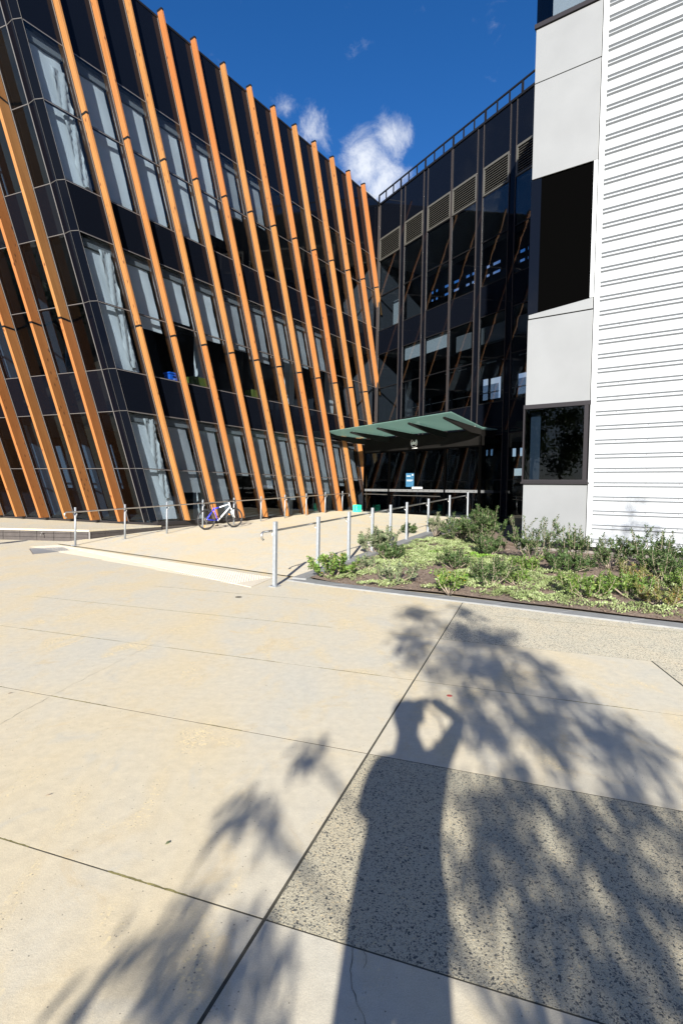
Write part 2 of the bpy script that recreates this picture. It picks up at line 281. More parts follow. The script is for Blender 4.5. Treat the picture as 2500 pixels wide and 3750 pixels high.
# ------------------------------------------------------------------ mesh helpers
def tag(o, label=None, cat=None, group=None, kind=None):
    if label: o['label'] = label
    if cat: o['category'] = cat
    if group: o['group'] = group
    if kind: o['kind'] = kind
    return o
class MB:
    def __init__(s): s.v = []; s.f = []; s.mi = []; s.cur = 0; s.sm = []
    def add(s, vs, fs, smooth=False):
        n = len(s.v); s.v += [tuple(map(float, v)) for v in vs]; s.f += [tuple(n+i for i in f) for f in fs]; s.mi += [s.cur]*len(fs); s.sm += [smooth]*len(fs); return s
    def hexa(s, p):          # p: 8 points, bottom 4 (ccw from above) then top 4
        return s.add(p, [(3,2,1,0),(4,5,6,7),(0,1,5,4),(1,2,6,5),(2,3,7,6),(3,0,4,7)])
    def box(s, x0, x1, y0, y1, z0, z1, fn=None):
        fn = fn or (lambda x, y, z: (x, y, z))
        return s.hexa([fn(x0,y0,z0),fn(x1,y0,z0),fn(x1,y1,z0),fn(x0,y1,z0),fn(x0,y0,z1),fn(x1,y0,z1),fn(x1,y1,z1),fn(x0,y1,z1)])
    def prism(s, poly, d0, d1, fn):       # poly of (s,z); extruded between d0 and d1 with fn(s,d,z)
        n = len(poly); vs = [fn(a, d0, b) for a, b in poly] + [fn(a, d1, b) for a, b in poly]
        fs = [tuple(range(n)), tuple(range(2*n-1, n-1, -1))] + [((i+1) % n, i, n+i, n+(i+1) % n) for i in range(n)]
        return s.add(vs, fs)
    def tube(s, pts, r, n=10, cap=True):
        pts = [Vector(p) for p in pts]; rs = r if isinstance(r, (list, tuple)) else [r]*len(pts)
        prev = None; rings = []
        for i, p in enumerate(pts):
            d = (pts[min(i+1, len(pts)-1)] - pts[max(i-1, 0)]).normalized()
            if prev is None:
                a = d.orthogonal().normalized()
            else:
                a = (prev - d*prev.dot(d)).normalized()
            prev = a; b = d.cross(a)
            rings.append([p + (a*math.cos(2*math.pi*k/n) + b*math.sin(2*math.pi*k/n))*rs[i] for k in range(n)])
        vs = [v for R in rings for v in R]; fs = []
        for i in range(len(rings)-1):
            for k in range(n):
                fs.append((i*n+k, i*n+(k+1) % n, (i+1)*n+(k+1) % n, (i+1)*n+k))
        if cap: fs += [tuple(range(n-1, -1, -1)), tuple((len(rings)-1)*n+k for k in range(n))]
        return s.add(vs, fs, True)
    def torus(s, c, ax1, ax2, R, r, n=36, m=8, a0=0, a1=2*math.pi):
        c = Vector(c); e1 = Vector(ax1).normalized(); e2 = Vector(ax2).normalized(); nn = e1.cross(e2)
        full = abs(a1-a0-2*math.pi) < 1e-6; vs = []; fs = []; cnt = n if full else n+1
        for i in range(cnt):
            a = a0+(a1-a0)*i/n; rd = e1*math.cos(a)+e2*math.sin(a)
            for k in range(m):
                b = 2*math.pi*k/m; vs.append(c + rd*(R+r*math.cos(b)) + nn*r*math.sin(b))
        for i in range(n):
            j = (i+1) % cnt
            for k in range(m): fs.append((i*m+k, j*m+k, j*m+(k+1) % m, i*m+(k+1) % m))
        return s.add(vs, fs, True)
    def mesh(s, name, mats, fix=True):
        me = bpy.data.meshes.new(name); me.from_pydata(s.v, [], s.f)
        for m in (mats if isinstance(mats, (list, tuple)) else [mats]): me.materials.append(m)
        me.polygons.foreach_set('material_index', s.mi); me.polygons.foreach_set('use_smooth', s.sm)
        if fix and len(s.f) < 20000:
            import bmesh
            bm = bmesh.new(); bm.from_mesh(me); bmesh.ops.recalc_face_normals(bm, faces=bm.faces); bm.to_mesh(me); bm.free()
        me.update(); return me
    def build(s, name, mats, parent=None, fix=True):
        return obj(name, s.mesh(name, mats, fix), parent)
def obj(name, me, parent=None):
    o = bpy.data.objects.new(name, me); COL.objects.link(o)
    if parent is not None:
        o.parent = parent
        o.matrix_parent_inverse = parent_world(parent).inverted()
    return o
def parent_world(p):
    m = Matrix.Translation(p.location) @ p.rotation_euler.to_matrix().to_4x4()
    return m
def empty(name, loc, label, cat, group=None, rz=0):
    o = bpy.data.objects.new(name, None); COL.objects.link(o); o.location = loc; o.rotation_euler = (0, 0, rz); o.empty_display_size = .2
    return tag(o, label, cat, group)
def quads(name, P, mats, parent=None, tri=False, smooth=False):   # P: (n,4,3) array
    n = len(P); k = 3 if tri else 4
    me = bpy.data.meshes.new(name); me.vertices.add(n*k); me.vertices.foreach_set('co', np.asarray(P, dtype=np.float32).reshape(-1))
    me.loops.add(n*k); me.loops.foreach_set('vertex_index', np.arange(n*k, dtype=np.int32))
    me.polygons.add(n); me.polygons.foreach_set('loop_start', np.arange(0, n*k, k, dtype=np.int32))
    for m in (mats if isinstance(mats, (list, tuple)) else [mats]): me.materials.append(m)
    me.update(calc_edges=True); me.validate()
    return obj(name, me, parent)
def bevel(o, w=.004, seg=2):
    b = o.modifiers.new('bevel', 'BEVEL'); b.width = w; b.segments = seg; b.limit_method = 'ANGLE'; return o

# ------------------------------------------------------------------ site geometry (metres; camera foot at the origin)
aA = np.array([.3297, .9441]); bB = np.array([.9441, -.3297]); O = np.array([.19, 3.33])
def G(i, j, z=0): p = O + aA*i + bB*j; return (p[0], p[1], z)
u = np.array([.58199, .81320]); nE = np.array([.8132, -.58199])
def rampz(x, y): return min(.62, max(0., .043*((x+1.12)*u[0] + (y-9.16)*u[1] - .35)))
def bedz(x, y): return .03 + min(.55, .034*max(0., (x+1.12)*u[0] + (y-9.16)*u[1]))

ground = MB(); ground.box(-400, 400, -400, 400, -.3, -.06)
tag(ground.build('ground', M['joint']), kind='structure')
# ---- paving slabs
jf = MB(); jf.box(-60, 40, -40, 60, -.0485, -.0007); tag(jf.build('joint_filler', M['joint']), kind='structure')
plaza = bpy.data.objects.new('plaza_paving', None); COL.objects.link(plaza); plaza['kind'] = 'structure'
def slab(poly, m, gap=.004):
    # poly in (i,j) coordinates, ccw or cw; shrink slightly towards centre
    c = np.mean(poly, axis=0); P = []
    n = len(poly); poly = [np.array(p, float) for p in poly]
    area = sum(poly[k][0]*poly[(k+1) % n][1]-poly[(k+1) % n][0]*poly[k][1] for k in range(n))
    sgn = 1 if area > 0 else -1
    for k in range(n):
        a, b, cc = poly[k-1], poly[k], poly[(k+1) % n]
        d1 = (b-a)/np.linalg.norm(b-a); d2 = (cc-b)/np.linalg.norm(cc-b)
        n1 = np.array([-d1[1], d1[0]])*sgn; n2 = np.array([-d2[1], d2[0]])*sgn
        q = b + (n1+n2)*gap/max(.3, 1+n1@n2)
        P.append(q)
    mb = MB(); mb.prism([tuple(p) for p in P], 0, -.045, lambda i, d, j: G(i, j, d))
    return mb.build('paving_slab', m, plaza)
rows = [-14, -8, -4.2, -2.8, -1.40, 0, 1.42, 2.85, 4.27, 5.72, 7.2]
for k in range(len(rows)-1):
    i0, i1 = rows[k], rows[k+1]; g = .0045 if i1 <= 1.5 else .0035
    slab([(i0, -.002), (i1, -.002), (i1, -16), (i0, -16)], M['conc'], g)
    slab([(i0, -16), (i1, -16), (i1, -34), (i0, -34)], M['conc'])
slab([(7.2, -3.2), (22, -3.2), (22, -34), (7.2, -34)], M['conc'])
slab([(-14, .004), (-1.40, .004), (-1.40, 14), (-14, 14)], M['conc'])
slab([(-1.40, .004), (0, .004), (0, 14), (-1.40, 14)], M['aggd'])
slab([(0, .004), (1.42, .004), (1.42, 2.33), (0, 2.58)], M['conc'])
slab([(1.42, .004), (2.85, .004), (2.85, 2.10), (1.42, 2.33)], M['conc'])
slab([(0, 2.59), (1.42, 2.34), (2.85, 2.11), (2.85, 14), (0, 14)], M['agg'])
slab([(2.85, .004), (4.27, .004), (4.27, 14), (2.85, 14)], M['agg'], .004)
slab([(4.27, .004), (9, .004), (9, 14), (4.27, 14)], M['agg'], .004)
# moss and grit in the joints, as narrow uneven fillings just under the slab tops
def jointfill(i0, j0, i1, j1, w, m, dens=26, amp=.5, top=.0012):
    n = max(6, int(math.hypot(i1-i0, j1-j0)*dens)); mb = MB(); L_, R_ = [], []
    d = np.array([i1-i0, j1-j0]); d = d/np.linalg.norm(d); nn = np.array([-d[1], d[0]])
    for k in range(n+1):
        t = k/n; p = np.array([i0, j0])*(1-t)+np.array([i1, j1])*t
        w1 = w*(1+amp*random.uniform(-1, 1)); w2 = w*(1+amp*random.uniform(-1, 1))
        L_.append(G(*(p+nn*w1), top)); R_.append(G(*(p-nn*w2), top))
    vs = L_+R_; N_ = n+1
    mb.add(vs, [(k, k+1, N_+k+1, N_+k) for k in range(n)])
    o = mb.build('joint_moss', m, plaza, fix=False); o['kind'] = 'structure'; return o
for (i, j0, j1) in [(-1.4, -2.9, -2.2), (-1.4, -4.3, -3.4), (-1.4, -.75, -.35), (0, -2.6, -2.05), (0, -3.9, -3.1), (0, -1.2, -.9), (1.42, -4.6, -3.2), (1.42, -2.6, -1.3), (1.42, 1.2, 1.75), (1.42, -.9, -.3), (2.85, -6, -1.3), (4.27, -5, -2.2), (4.27, .5, 4), (-1.4, -1.5, -1.2)]:
    jointfill(i, j0, i, j1, .0042, M['moss'], 60, .8, .0006)
def crack(pts, w=.0016):
    # jagged hairline crack in world xy
    P = []
    for a, b in zip(pts[:-1], pts[1:]):
        n = max(3, int(math.dist(a, b)*22))
        for k in range(n): t = k/n; P.append((a[0]*(1-t)+b[0]*t + random.gauss(0, .006), a[1]*(1-t)+b[1]*t + random.gauss(0, .006)))
    P.append(pts[-1]); mb = MB(); n = len(P); vs = []
    for k, p in enumerate(P):
        a = P[max(0, k-1)]; b = P[min(n-1, k+1)]; d = np.array([b[0]-a[0], b[1]-a[1]]); d = d/(np.linalg.norm(d)+1e-9); w_ = w*random.uniform(.3, 1.4)
        vs.append((p[0]-d[1]*w_, p[1]+d[0]*w_, .0015)); vs.append((p[0]+d[1]*w_, p[1]-d[0]*w_, .0015))
    mb.add(vs, [(2*k, 2*k+2, 2*k+3, 2*k+1) for k in range(n-1)])
    o = mb.build('hairline_crack', M['crack'], plaza, fix=False); o['kind'] = 'structure'
crack([(-2.9, 2.55), (-2.6, 3.1), (-2.34, 3.67), (-2.26, 4.16)], .0012)
crack([(-2.26, 4.16), (-2.19, 4.55), (-2.05, 5.2), (-1.99, 5.54), (-1.8, 6.2)], .0009)
crack([(.06, 1.93), (.07, 1.84), (.055, 1.78), (.07, 1.7), (.09, 1.6), (.08, 1.45)], .0014)
crack([(.115, 1.9), (.11, 1.85), (.10, 1.8)], .0012)

# a few dry leaves and bits of bark blown onto the paving
n = 70; X = np.concatenate([rng.uniform(-.6, 4.4, 45), rng.uniform(-5, 2.5, 25)]); Y = np.concatenate([9.35 - (X[:45]+.6)*.56 - rng.exponential(.18, 45), rng.uniform(2, 9, 25)])
a = rng.uniform(0, 6.28, n); C = np.stack([X, Y, np.full(n, .003)], 1); Dv = np.stack([np.cos(a), np.sin(a), rng.uniform(0, .25, n)], 1); Uv = np.stack([-np.sin(a), np.cos(a), rng.uniform(0, .2, n)], 1)
ln = rng.uniform(.012, .04, n); LITTER = (C, Dv, Uv, ln)
# ------------------------------------------------------------------ ramp
def heightgrid(poly_fn, name, m, zf, u0, u1, v0, v1, nu, nv, parent=None):
    mb = MB(); vs = []; 
    for a in range(nu+1):
        for b in range(nv+1):
            x, y = poly_fn(u0+(u1-u0)*a/nu, v0+(v1-v0)*b/nv); vs.append((x, y, zf(x, y)))
    mb.add(vs, [(a*(nv+1)+b, a*(nv+1)+b+1, (a+1)*(nv+1)+b+1, (a+1)*(nv+1)+b) for a in range(nu) for b in range(nv)], False)
    return mb.build(name, m, parent)
r26 = np.array([math.sin(math.radians(26.05)), math.cos(math.radians(26.05))]); Rp1 = np.array([-1.12, 9.16])
Lp1 = np.array([-7.28, 14.75]); rL = np.array([math.sin(math.radians(30.8)), math.cos(math.radians(30.8))])
def rampfn(a, b):      # a along 0..1, b across 0..1 (right -> left, past the left rail up to the facade)
    R = Rp1 + r26*(.85 + a*21.5) + np.array([.03, 0]); Lq = np.array([-8.15, 15.3]) + rL*(a*22)
    p = R*(1-b)+Lq*b; return p[0], p[1]
rp = heightgrid(rampfn, 'entrance_ramp', M['ramp'], lambda x, y: rampz(x, y)+.004+min(.008, rampz(x, y)*.3), 0, 1, 0, 1.0, 60, 24)
rp['kind'] = 'structure'
# tactile strip
ts = empty('tactile_strip', (-4.4, 12.2, 0), 'cream studded tactile paving strip across the foot of the ramp', 'tactile strip')
TA = np.array([-1.25, 10.06]); TB = np.array([-7.95, 15.10]); TC = np.array([-7.40, 14.5]); TD = np.array([-1.50, 9.02])
lenT = np.linalg.norm(TB-TA)
td = (TB-TA)/lenT; tn = np.array([-td[1], td[0]]); 
if tn @ (TD-TA) < 0: tn = -tn
mb = MB()
mb.prism([(TA[0], TA[1]), (TB[0], TB[1]), (TC[0], TC[1]), (TD[0], TD[1])], .008, -.02, lambda x, d, y: (x, y, d))
mb.build('tactile_base', M['tact'], ts)
st = MB(); e1 = TD-TA; 
for a in np.arange(.06, lenT-.03, .062):
    for b in np.arange(.05, 1.3, .062):
        p = TA + td*a + tn*b
        # inside quad test: width shrinks to the left
        f = a/lenT; wmax = (1.03*(1-f) + .78*f)
        ea = (TD-TA)@td*(b/1.05) ; 
        if b > wmax-.04 or a < ((TD-TA)@td)*(b/1.05)+.03: continue
        x, y = p; r = .017; r2 = .011; z0, z1 = .007, .0135
        ring = [(x+r*math.cos(k*math.pi/3), y+r*math.sin(k*math.pi/3), z0) for k in range(6)] + [(x+r2*math.cos(k*math.pi/3), y+r2*math.sin(k*math.pi/3), z1) for k in range(6)]
        st.add(ring, [(6, 7, 8, 9, 10, 11)] + [(k, (k+1) % 6, 6+(k+1) % 6, 6+k) for k in range(6)])
tag(st.build('stud', M['tact'], ts, fix=False), kind='stuff')
# drainage grate
gr = empty('drain_grate', (-7.5, 13.8, 0), 'narrow grey slotted drain grate set flush in the paving left of the tactile strip', 'drain grate')
GA = np.array([-8.16, 14.07]); GB = np.array([-7.45, 14.52]); GC = np.array([-6.97, 13.85]); GD = np.array([-7.42, 12.95])
q = lambda s, t: (GA*(1-s)+GB*s)*(1-t) + (GD*(1-s)+GC*s)*t
mb = MB(); mb.prism([tuple(GA), tuple(GB), tuple(GC), tuple(GD)], .004, -.02, lambda x, d, y: (x, y, d)); mb.build('grate_tray', M['alu'], gr)
for k in range(7):
    mb = MB(); t0, t1 = k/7+.01, (k+1)/7-.02
    mb.prism([tuple(q(.03, t0)), tuple(q(.97, t0)), tuple(q(.97, t1)), tuple(q(.03, t1))], .012, .001, lambda x, d, y: (x, y, d)); mb.build('grate_panel', M['galv'], gr)
# small things on the paving
def disc(name, x, y, z, r, m, label, cat, n=18, h=.006):
    mb = MB(); ring = [(x+r*math.cos(2*math.pi*k/n), y+r*math.sin(2*math.pi*k/n)) for k in range(n)]
    mb.prism(ring, z+h, z-.01, lambda a, d, b: (a, b, d)); return tag(mb.build(name, m), label, cat)
disc('inspection_cover', -1.55, 8.18, 0, .05, M['joint'], 'small dark round drain cap in the paving in front of the tactile strip', 'cover')
disc('ground_marker', .9, 4.32, 0, .022, M['red'], 'small red round spot stuck on the paving in the dappled shade', 'sticker', h=.002)
mb = MB(); mb.add([(-.79, 2.43, .003), (-.772, 2.432, .008), (-.775, 2.455, .005), (-.789, 2.452, .003)], [(0, 1, 2, 3)])
tag(mb.build('leaf_scrap', M['leafgrey']), 'tiny grey green leaf scrap lying alone on the bare paving', 'leaf')

# ------------------------------------------------------------------ rails
def curl(p, d_down, d_fwd, r=.07, n=8):
    P = []; c = Vector(p) + Vector(d_down)*r
    for k in range(n+1):
        a = math.pi*.95*k/n
        P.append(c - Vector(d_down)*r*math.cos(a) + Vector(d_fwd)*r*math.sin(a))
    return P
def post(parent, x, y, z, h, dirv, square=True, w=.075, side=1):
    dx = np.array(dirv); nx = np.array([-dx[1], dx[0]])
    f = lambda a, b, c: (x+dx[0]*a+nx[0]*b, y+dx[1]*a+nx[1]*b, z+c)
    if square:
        mb = MB(); mb.box(-w/2, w/2, -w*.35, w*.35, .01, h, f); o = mb.build('post', M['galv'], parent); bevel(o, .006, 2)
    else:
        mb = MB(); mb.tube([f(0, 0, .01), f(0, 0, h)], .028, 12); o = mb.build('post', M['galv'], parent)
    mb = MB(); mb.box(-.085, .085, -.075, .075, -.005, .012, f); mb.build('base_plate', M['galv'], o)
    b = MB()
    for sx in (-1, 1):
        for sy in (-1, 1): b.tube([f(sx*.06, sy*.055, .012), f(sx*.06, sy*.055, .026)], .009, 6)
    b.build('bolt', M['galv'], o)
    br = MB(); br.tube([f(0, side*.03, h-.26), f(0, side*.06, h-.22), f(0, side*.085, h-.16)], .008, 6); br.build('bracket', M['stain'], o)
    return o
hr = empty('handrail', (-1.12, 9.16, 0), 'stainless handrail on square galvanised posts along the garden bed side of the ramp', 'handrail')
ds = [0, 1.53, 2.94, 4.26, 5.48, 6.76, 8.82, 11.40, 14.22]
for d in ds:
    p = Rp1 + r26*d; h = 1.075 if d else 1.11
    post(hr, p[0], p[1], .042*d+.0, h, r26, True, .078, side=1)
nR = np.array([-r26[1], r26[0]])
pts = []
for d in np.linspace(-.22, 14.3, 40):
    p = Rp1 + r26*d + nR*.085; pts.append((p[0], p[1], .042*max(d, 0) + .94))
cl = curl(pts[0], (0, 0, -1), (-r26[0], -r26[1], 0), .065)
mb = MB(); mb.tube(list(reversed(cl))[:-1] + pts, .019, 10); mb.build('rail', M['stain'], hr)
hl = empty('handrail', (-7.28, 14.75, 0), 'long stainless handrail with slender round posts beside the timber fins', 'handrail')
for k in range(10):
    d = k*1.587; p = Lp1 + rL*d
    post(hl, p[0], p[1], .032+.0385*d, 1.05, rL, False, side=-1)
nL = np.array([rL[1], -rL[0]]); pts = []
for d in np.linspace(-.28, 14.75, 40):
    p = Lp1 + rL*d + nL*.075; pts.append((p[0], p[1], .032+.0385*max(d, 0) + .93))
c0 = curl(pts[0], (0, 0, -1), (-rL[0], -rL[1], 0), .075); c1 = curl(pts[-1], (0, 0, -1), (rL[0], rL[1], 0), .075)
mb = MB(); mb.tube(list(reversed(c0))[:-1] + pts + c1[1:], .019, 10); mb.build('rail', M['stain'], hl)

# ------------------------------------------------------------------ garden bed, kerb
ko = [(-.97, 9.75), (-.21, 9.21), (2.22, 7.82), (2.53, 7.62), (4.22, 6.62), (6.6, 5.2), (10, 3.2)]
ki = [(-.64, 9.95), (-.14, 9.52), (2.30, 8.12), (2.62, 7.92), (4.36, 6.89), (6.75, 5.47), (10.15, 3.47)]
kerb = bpy.data.objects.new('bed_kerb', None); COL.objects.link(kerb); kerb['kind'] = 'structure'
def polyat(P, s):
    d = 0
    for a, b in zip(P[:-1], P[1:]):
        l = math.dist(a, b)
        if s <= d+l: t = (s-d)/l; return (a[0]*(1-t)+b[0]*t, a[1]*(1-t)+b[1]*t)
        d += l
    return P[-1]
cuts = [0, .93, 1.86, 2.8, 3.73, 4.62, 5.5, 6.4, 7.3, 8.2, 9.1, 10, 11, 12]
for a, b in zip(cuts[:-1], cuts[1:]):
    g = .003; A0, A1, B1, B0 = polyat(ko, a+g), polyat(ko, b-g), polyat(ki, b-g), polyat(ki, a+g)
    mb = MB(); mb.prism([A0, A1, B1, B0], .022, -.05, lambda x, d, y: (x, y, d)); bevel(mb.build('kerb_stone', M['kerb'], kerb), .006, 2)
e26 = np.array([r26[1], -r26[0]])
for k in range(14):
    d0, d1 = .72+k*1.0, 1.715+k*1.0
    P = [Rp1+r26*d+e26*w for d, w in ((d0, -.09), (d1, -.09), (d1, .20), (d0, .20))]
    z = [.042*d0, .042*d1]
    mb = MB(); mb.hexa([(P[0][0],P[0][1],-.1),(P[3][0],P[3][1],-.1),(P[2][0],P[2][1],-.1),(P[1][0],P[1][1],-.1),(P[0][0],P[0][1],z[0]+.022),(P[3][0],P[3][1],z[0]+.022),(P[2][0],P[2][1],z[1]+.022),(P[1][0],P[1][1],z[1]+.022)])
    mb.build('kerb_stone', M['kerb'], kerb)
def bedfn(a, b):       # a 0..1 along front kerb, b 0..1 up the slope
    x0, y0 = polyat([(-.66, 9.93)]+ki[1:], a*12.9)
    top = (5.6+a*9.5, 21.5-a*9.0)
    return x0*(1-b)+top[0]*b, y0*(1-b)+top[1]*b
hz = lambda x, y: bedz(x, y)-.022 + .014*math.sin(x*3.1+y*1.7) + .012*math.sin(x*1.3-y*2.9)
bed = heightgrid(bedfn, 'garden_bed_soil', M['mulch'], hz, 0, 1, 0, 1, 60, 60); bed['kind'] = 'structure'

TW0 = np.array([4.522, 13.496]); TWd = np.array([.8121, -.5835]); TWn = np.array([-.5835, -.8121])
def inbed(x, y):
    if x < -.62: return False
    d = np.array([x, y])-Rp1
    if d @ e26 < .22: return False
    # front kerb: signed distance
    for a, b in zip(ki[:-1], ki[1:]):
        if a[0] <= x <= b[0]:
            t = (x-a[0])/(b[0]-a[0]); yk = a[1]*(1-t)+b[1]*t
            if y < yk+.02: return False
    if x > 10.1: return False
    t = (np.array([x, y])-TW0)
    if t @ TWn < .12 and t @ TWd > -.1: return False
    return True
def leaf_quads(C, D, U, ln, wd):      # centre-base, direction, side vectors -> pointed leaf quads
    tip = C + D*ln[:, None]; mid = C + D*(ln*.5)[:, None]
    S = U*(wd/2)[:, None]
    return np.stack([C, mid+S, tip, mid-S], axis=1)
def randdir(n, up=0., spread=1.):
    v = rng.normal(size=(n, 3))*spread; v[:, 2] += up; return v/np.linalg.norm(v, axis=1, keepdims=True)
# bark mulch chips
n = 26000; X = rng.uniform(-1, 10, n); Y = rng.uniform(5, 18, n); keep = [k for k in range(n) if inbed(X[k], Y[k]) and (Y[k] < 14.5)]
C = np.array([[X[k], Y[k], hz(X[k], Y[k])+rng.uniform(.002, .022)] for k in keep]); nn_ = len(C)
a = rng.uniform(0, 2*np.pi, nn_); D = np.stack([np.cos(a), np.sin(a), rng.normal(0, .25, nn_)], 1); U = np.stack([-np.sin(a), np.cos(a), rng.normal(0, .35, nn_)], 1)
ln = rng.uniform(.015, .07, nn_)/2; wd = rng.uniform(.008, .022, nn_)/2
chips = np.stack([C-D*ln[:,None]-U*wd[:,None], C+D*ln[:,None]-U*wd[:,None], C+D*ln[:,None]+U*wd[:,None], C-D*ln[:,None]+U*wd[:,None]], 1)
tag(quads('bark_mulch', chips, M['mulchchip']), 'brown bark mulch scattered over the garden bed', 'mulch', kind='stuff')
tag(quads('leaf_litter', leaf_quads(LITTER[0], LITTER[1], LITTER[2], LITTER[3], LITTER[3]*.35), M['mulchchip']), 'scattered dry leaves and bark bits on the paving along the kerb', 'leaf litter', kind='stuff')
# ground cover mats: (x, y, rx, ry, height)
def mats_(name, spots, m, label, dens=2500, leaf=.036, h=.07):
    out_ = []
    for (x, y, rx, ry) in spots:
        cnt = int(dens*math.pi*rx*ry); ang = rng.uniform(0, 2*np.pi, cnt); rr = np.sqrt(rng.uniform(0, 1, cnt))
        lob = 1 + .22*np.sin(ang*3+x*7) + .15*np.sin(ang*5+y*3) + .1*np.sin(ang*9+x*13)
        px_ = x + rx*rr*lob*np.cos(ang); py_ = y + ry*rr*lob*np.sin(ang)
        for k in range(cnt):
            if not inbed(px_[k], py_[k]): continue
            hh = h*(1-rr[k]**3)*(.5+.5*math.sin(px_[k]*14)*math.sin(py_[k]*11+1))+h*.35*random.random()
            if math.sin(px_[k]*5.3+1.3*math.sin(py_[k]*4.1))*math.sin(py_[k]*6.1+px_[k]) > .5: continue
            out_.append((px_[k], py_[k], hz(px_[k], py_[k])+hh+.012))
    C = np.array(out_); n_ = len(C); D = randdir(n_, .55, .8); s = randdir(n_); U = np.cross(D, s); U /= np.linalg.norm(U, axis=1, keepdims=True)
    ln = rng.uniform(.5, 1.2, n_)*leaf; wd = ln*rng.uniform(.45, .75, n_)
    return tag(quads(name, leaf_quads(C, D, U, ln, wd), m), label, 'ground cover', kind='stuff')
mats_('ground_cover', [(.0, 9.75, .28, .2), (.55, 9.25, .38, .2), (.45, 10.35, .42, .35), (.9, 11.3, .5, .6), (1.35, 12.2, .55, .7), (1.9, 13.6, .6, .9), (2.5, 14.8, .7, .9), (2.5, 12.6, .75, .9), (3.2, 13.6, .6, .8), (3.3, 15.8, .6, .8), (2.9, 11.3, .6, .7),
    (1.45, 8.72, .42, .17), (2.35, 9.2, .5, .55), (2.75, 10.1, .55, .6), (2.05, 10.2, .35, .3), (2.62, 8.35, .42, .25), (3.55, 8.1, .62, .45), (3.2, 8.8, .6, .45), (3.9, 9.2, .6, .45), (3.3, 9.75, .5, .45), (3.9, 7.45, .45, .2), (4.55, 7.25, .5, .22), (4.7, 8.3, .5, .35), (5.2, 7.4, .6, .4), (5.6, 8.4, .6, .5), (2.25, 11.5, .4, .5), (3.7, 11.6, .45, .7), (.15, 10.1, .3, .25), (.8, 10.5, .4, .35), (1.5, 11.2, .4, .45), (1.9, 12.4, .5, .6), (3.0, 8.15, .4, .25), (3.9, 10.2, .5, .4), (4.6, 9.2, .5, .35), (5.3, 8.9, .5, .35), (5.0, 6.9, .5, .2), (5.8, 6.9, .6, .4), (1.0, 9.3, .25, .2), (4.1, 8.9, .4, .3)],
    M['mat'], 'low mats of silver green ground cover spreading over the mulch')
mats_('weed_clumps', [(.95, 8.88, .15, .07), (1.75, 10.15, .14, .08), (2.35, 12.8, .25, .25), (3.1, 12.3, .35, .3), (4.25, 8.6, .3, .2), (3.05, 9.4, .22, .2), (4.6, 9.3, .35, .2), (2.2, 9.7, .22, .15)], M['bright'], 'small bright green weed clumps among the ground cover', 2300, .04, .09)

def shrub(x, y, w, h, kind, label, stems=9, leaves=36, leaf=.06, lw=.38, lean=(0, 0), flower=0, group=None, spread=1.0):
    z = hz(x, y); t = empty('shrub', (x, y, z), label, 'shrub', group)
    mb = MB(); Ls = []
    for k in range(stems):
        a = 2*math.pi*(k+random.random()*.8)/stems; rr = w/2*random.uniform(.25, 1)*spread; hh = h*random.uniform(.55, 1.0)
        tip = Vector((x+math.cos(a)*rr+lean[0]*h, y+math.sin(a)*rr+lean[1]*h, z+hh)); b = Vector((x+math.cos(a)*.03, y+math.sin(a)*.03, z-.02))
        mid = b.lerp(tip, .5) + Vector((math.cos(a)*rr*.25, math.sin(a)*rr*.25, -hh*.08)) + Vector((random.gauss(0, .02), random.gauss(0, .02), 0))
        P = [b, b.lerp(mid, .55), mid, mid.lerp(tip, .55)+Vector((random.gauss(0, .01), random.gauss(0, .01), 0)), tip]
        mb.tube(P, [.0085, .007, .0055, .004, .002], 5)
        axes = [(P, .32, leaves)]
        for q_ in range(3):
            s0 = P[2].lerp(P[3], random.random()); e_ = s0 + Vector((random.gauss(0, .5), random.gauss(0, .5), random.uniform(.2, .8))).normalized()*h*random.uniform(.18, .34)
            mb.tube([s0, s0.lerp(e_, .5)+Vector((0, 0, .01)), e_], [.004, .003, .0015], 4); axes.append(([s0, s0.lerp(e_, .5), e_], .1, leaves//2))
        for (Q, st0, cnt) in axes:
            for i in range(cnt):
                f = st0 + (1-st0)*(i+random.random())/cnt; seg = f*(len(Q)-1); s_ = min(int(seg), len(Q)-2); p = Q[s_].lerp(Q[s_+1], seg-s_)
                ax = (Q[s_+1]-Q[s_]).normalized(); ph = i*2.4+random.random(); o1 = ax.orthogonal().normalized(); o2 = ax.cross(o1)
                d = (o1*math.cos(ph)+o2*math.sin(ph)+ax*random.uniform(.5, 1.0)).normalized()
                Ls.append((p, d, ax.cross(d).normalized()))
    mb.build('stem', M['twig'], t)
    C = np.array([l[0][:] for l in Ls]); D = np.array([l[1][:] for l in Ls]); U = np.array([l[2][:] for l in Ls]); n_ = len(C)
    U = U + rng.normal(0, .4, U.shape); U /= np.linalg.norm(U, axis=1, keepdims=True)
    ln = rng.uniform(.6, 1.15, n_)*leaf; quads('foliage', leaf_quads(C, D, U, ln, ln*lw), M[kind], t)
    if flower:
        fm = MB()
        for k in range(flower):
            l = random.choice(Ls)[0]; c = l + Vector((random.gauss(0, .02), random.gauss(0, .02), .02)); r = .018
            for e in range(5):
                a = e*2*math.pi/5; fm.add([c, c+Vector((r*math.cos(a-.4), r*math.sin(a-.4), .006)), c+Vector((1.5*r*math.cos(a), 1.5*r*math.sin(a), .0)), c+Vector((r*math.cos(a+.4), r*math.sin(a+.4), .006))], [(0, 1, 2, 3)])
        fm.build('flower', M['flower'], t, fix=False)
    return t
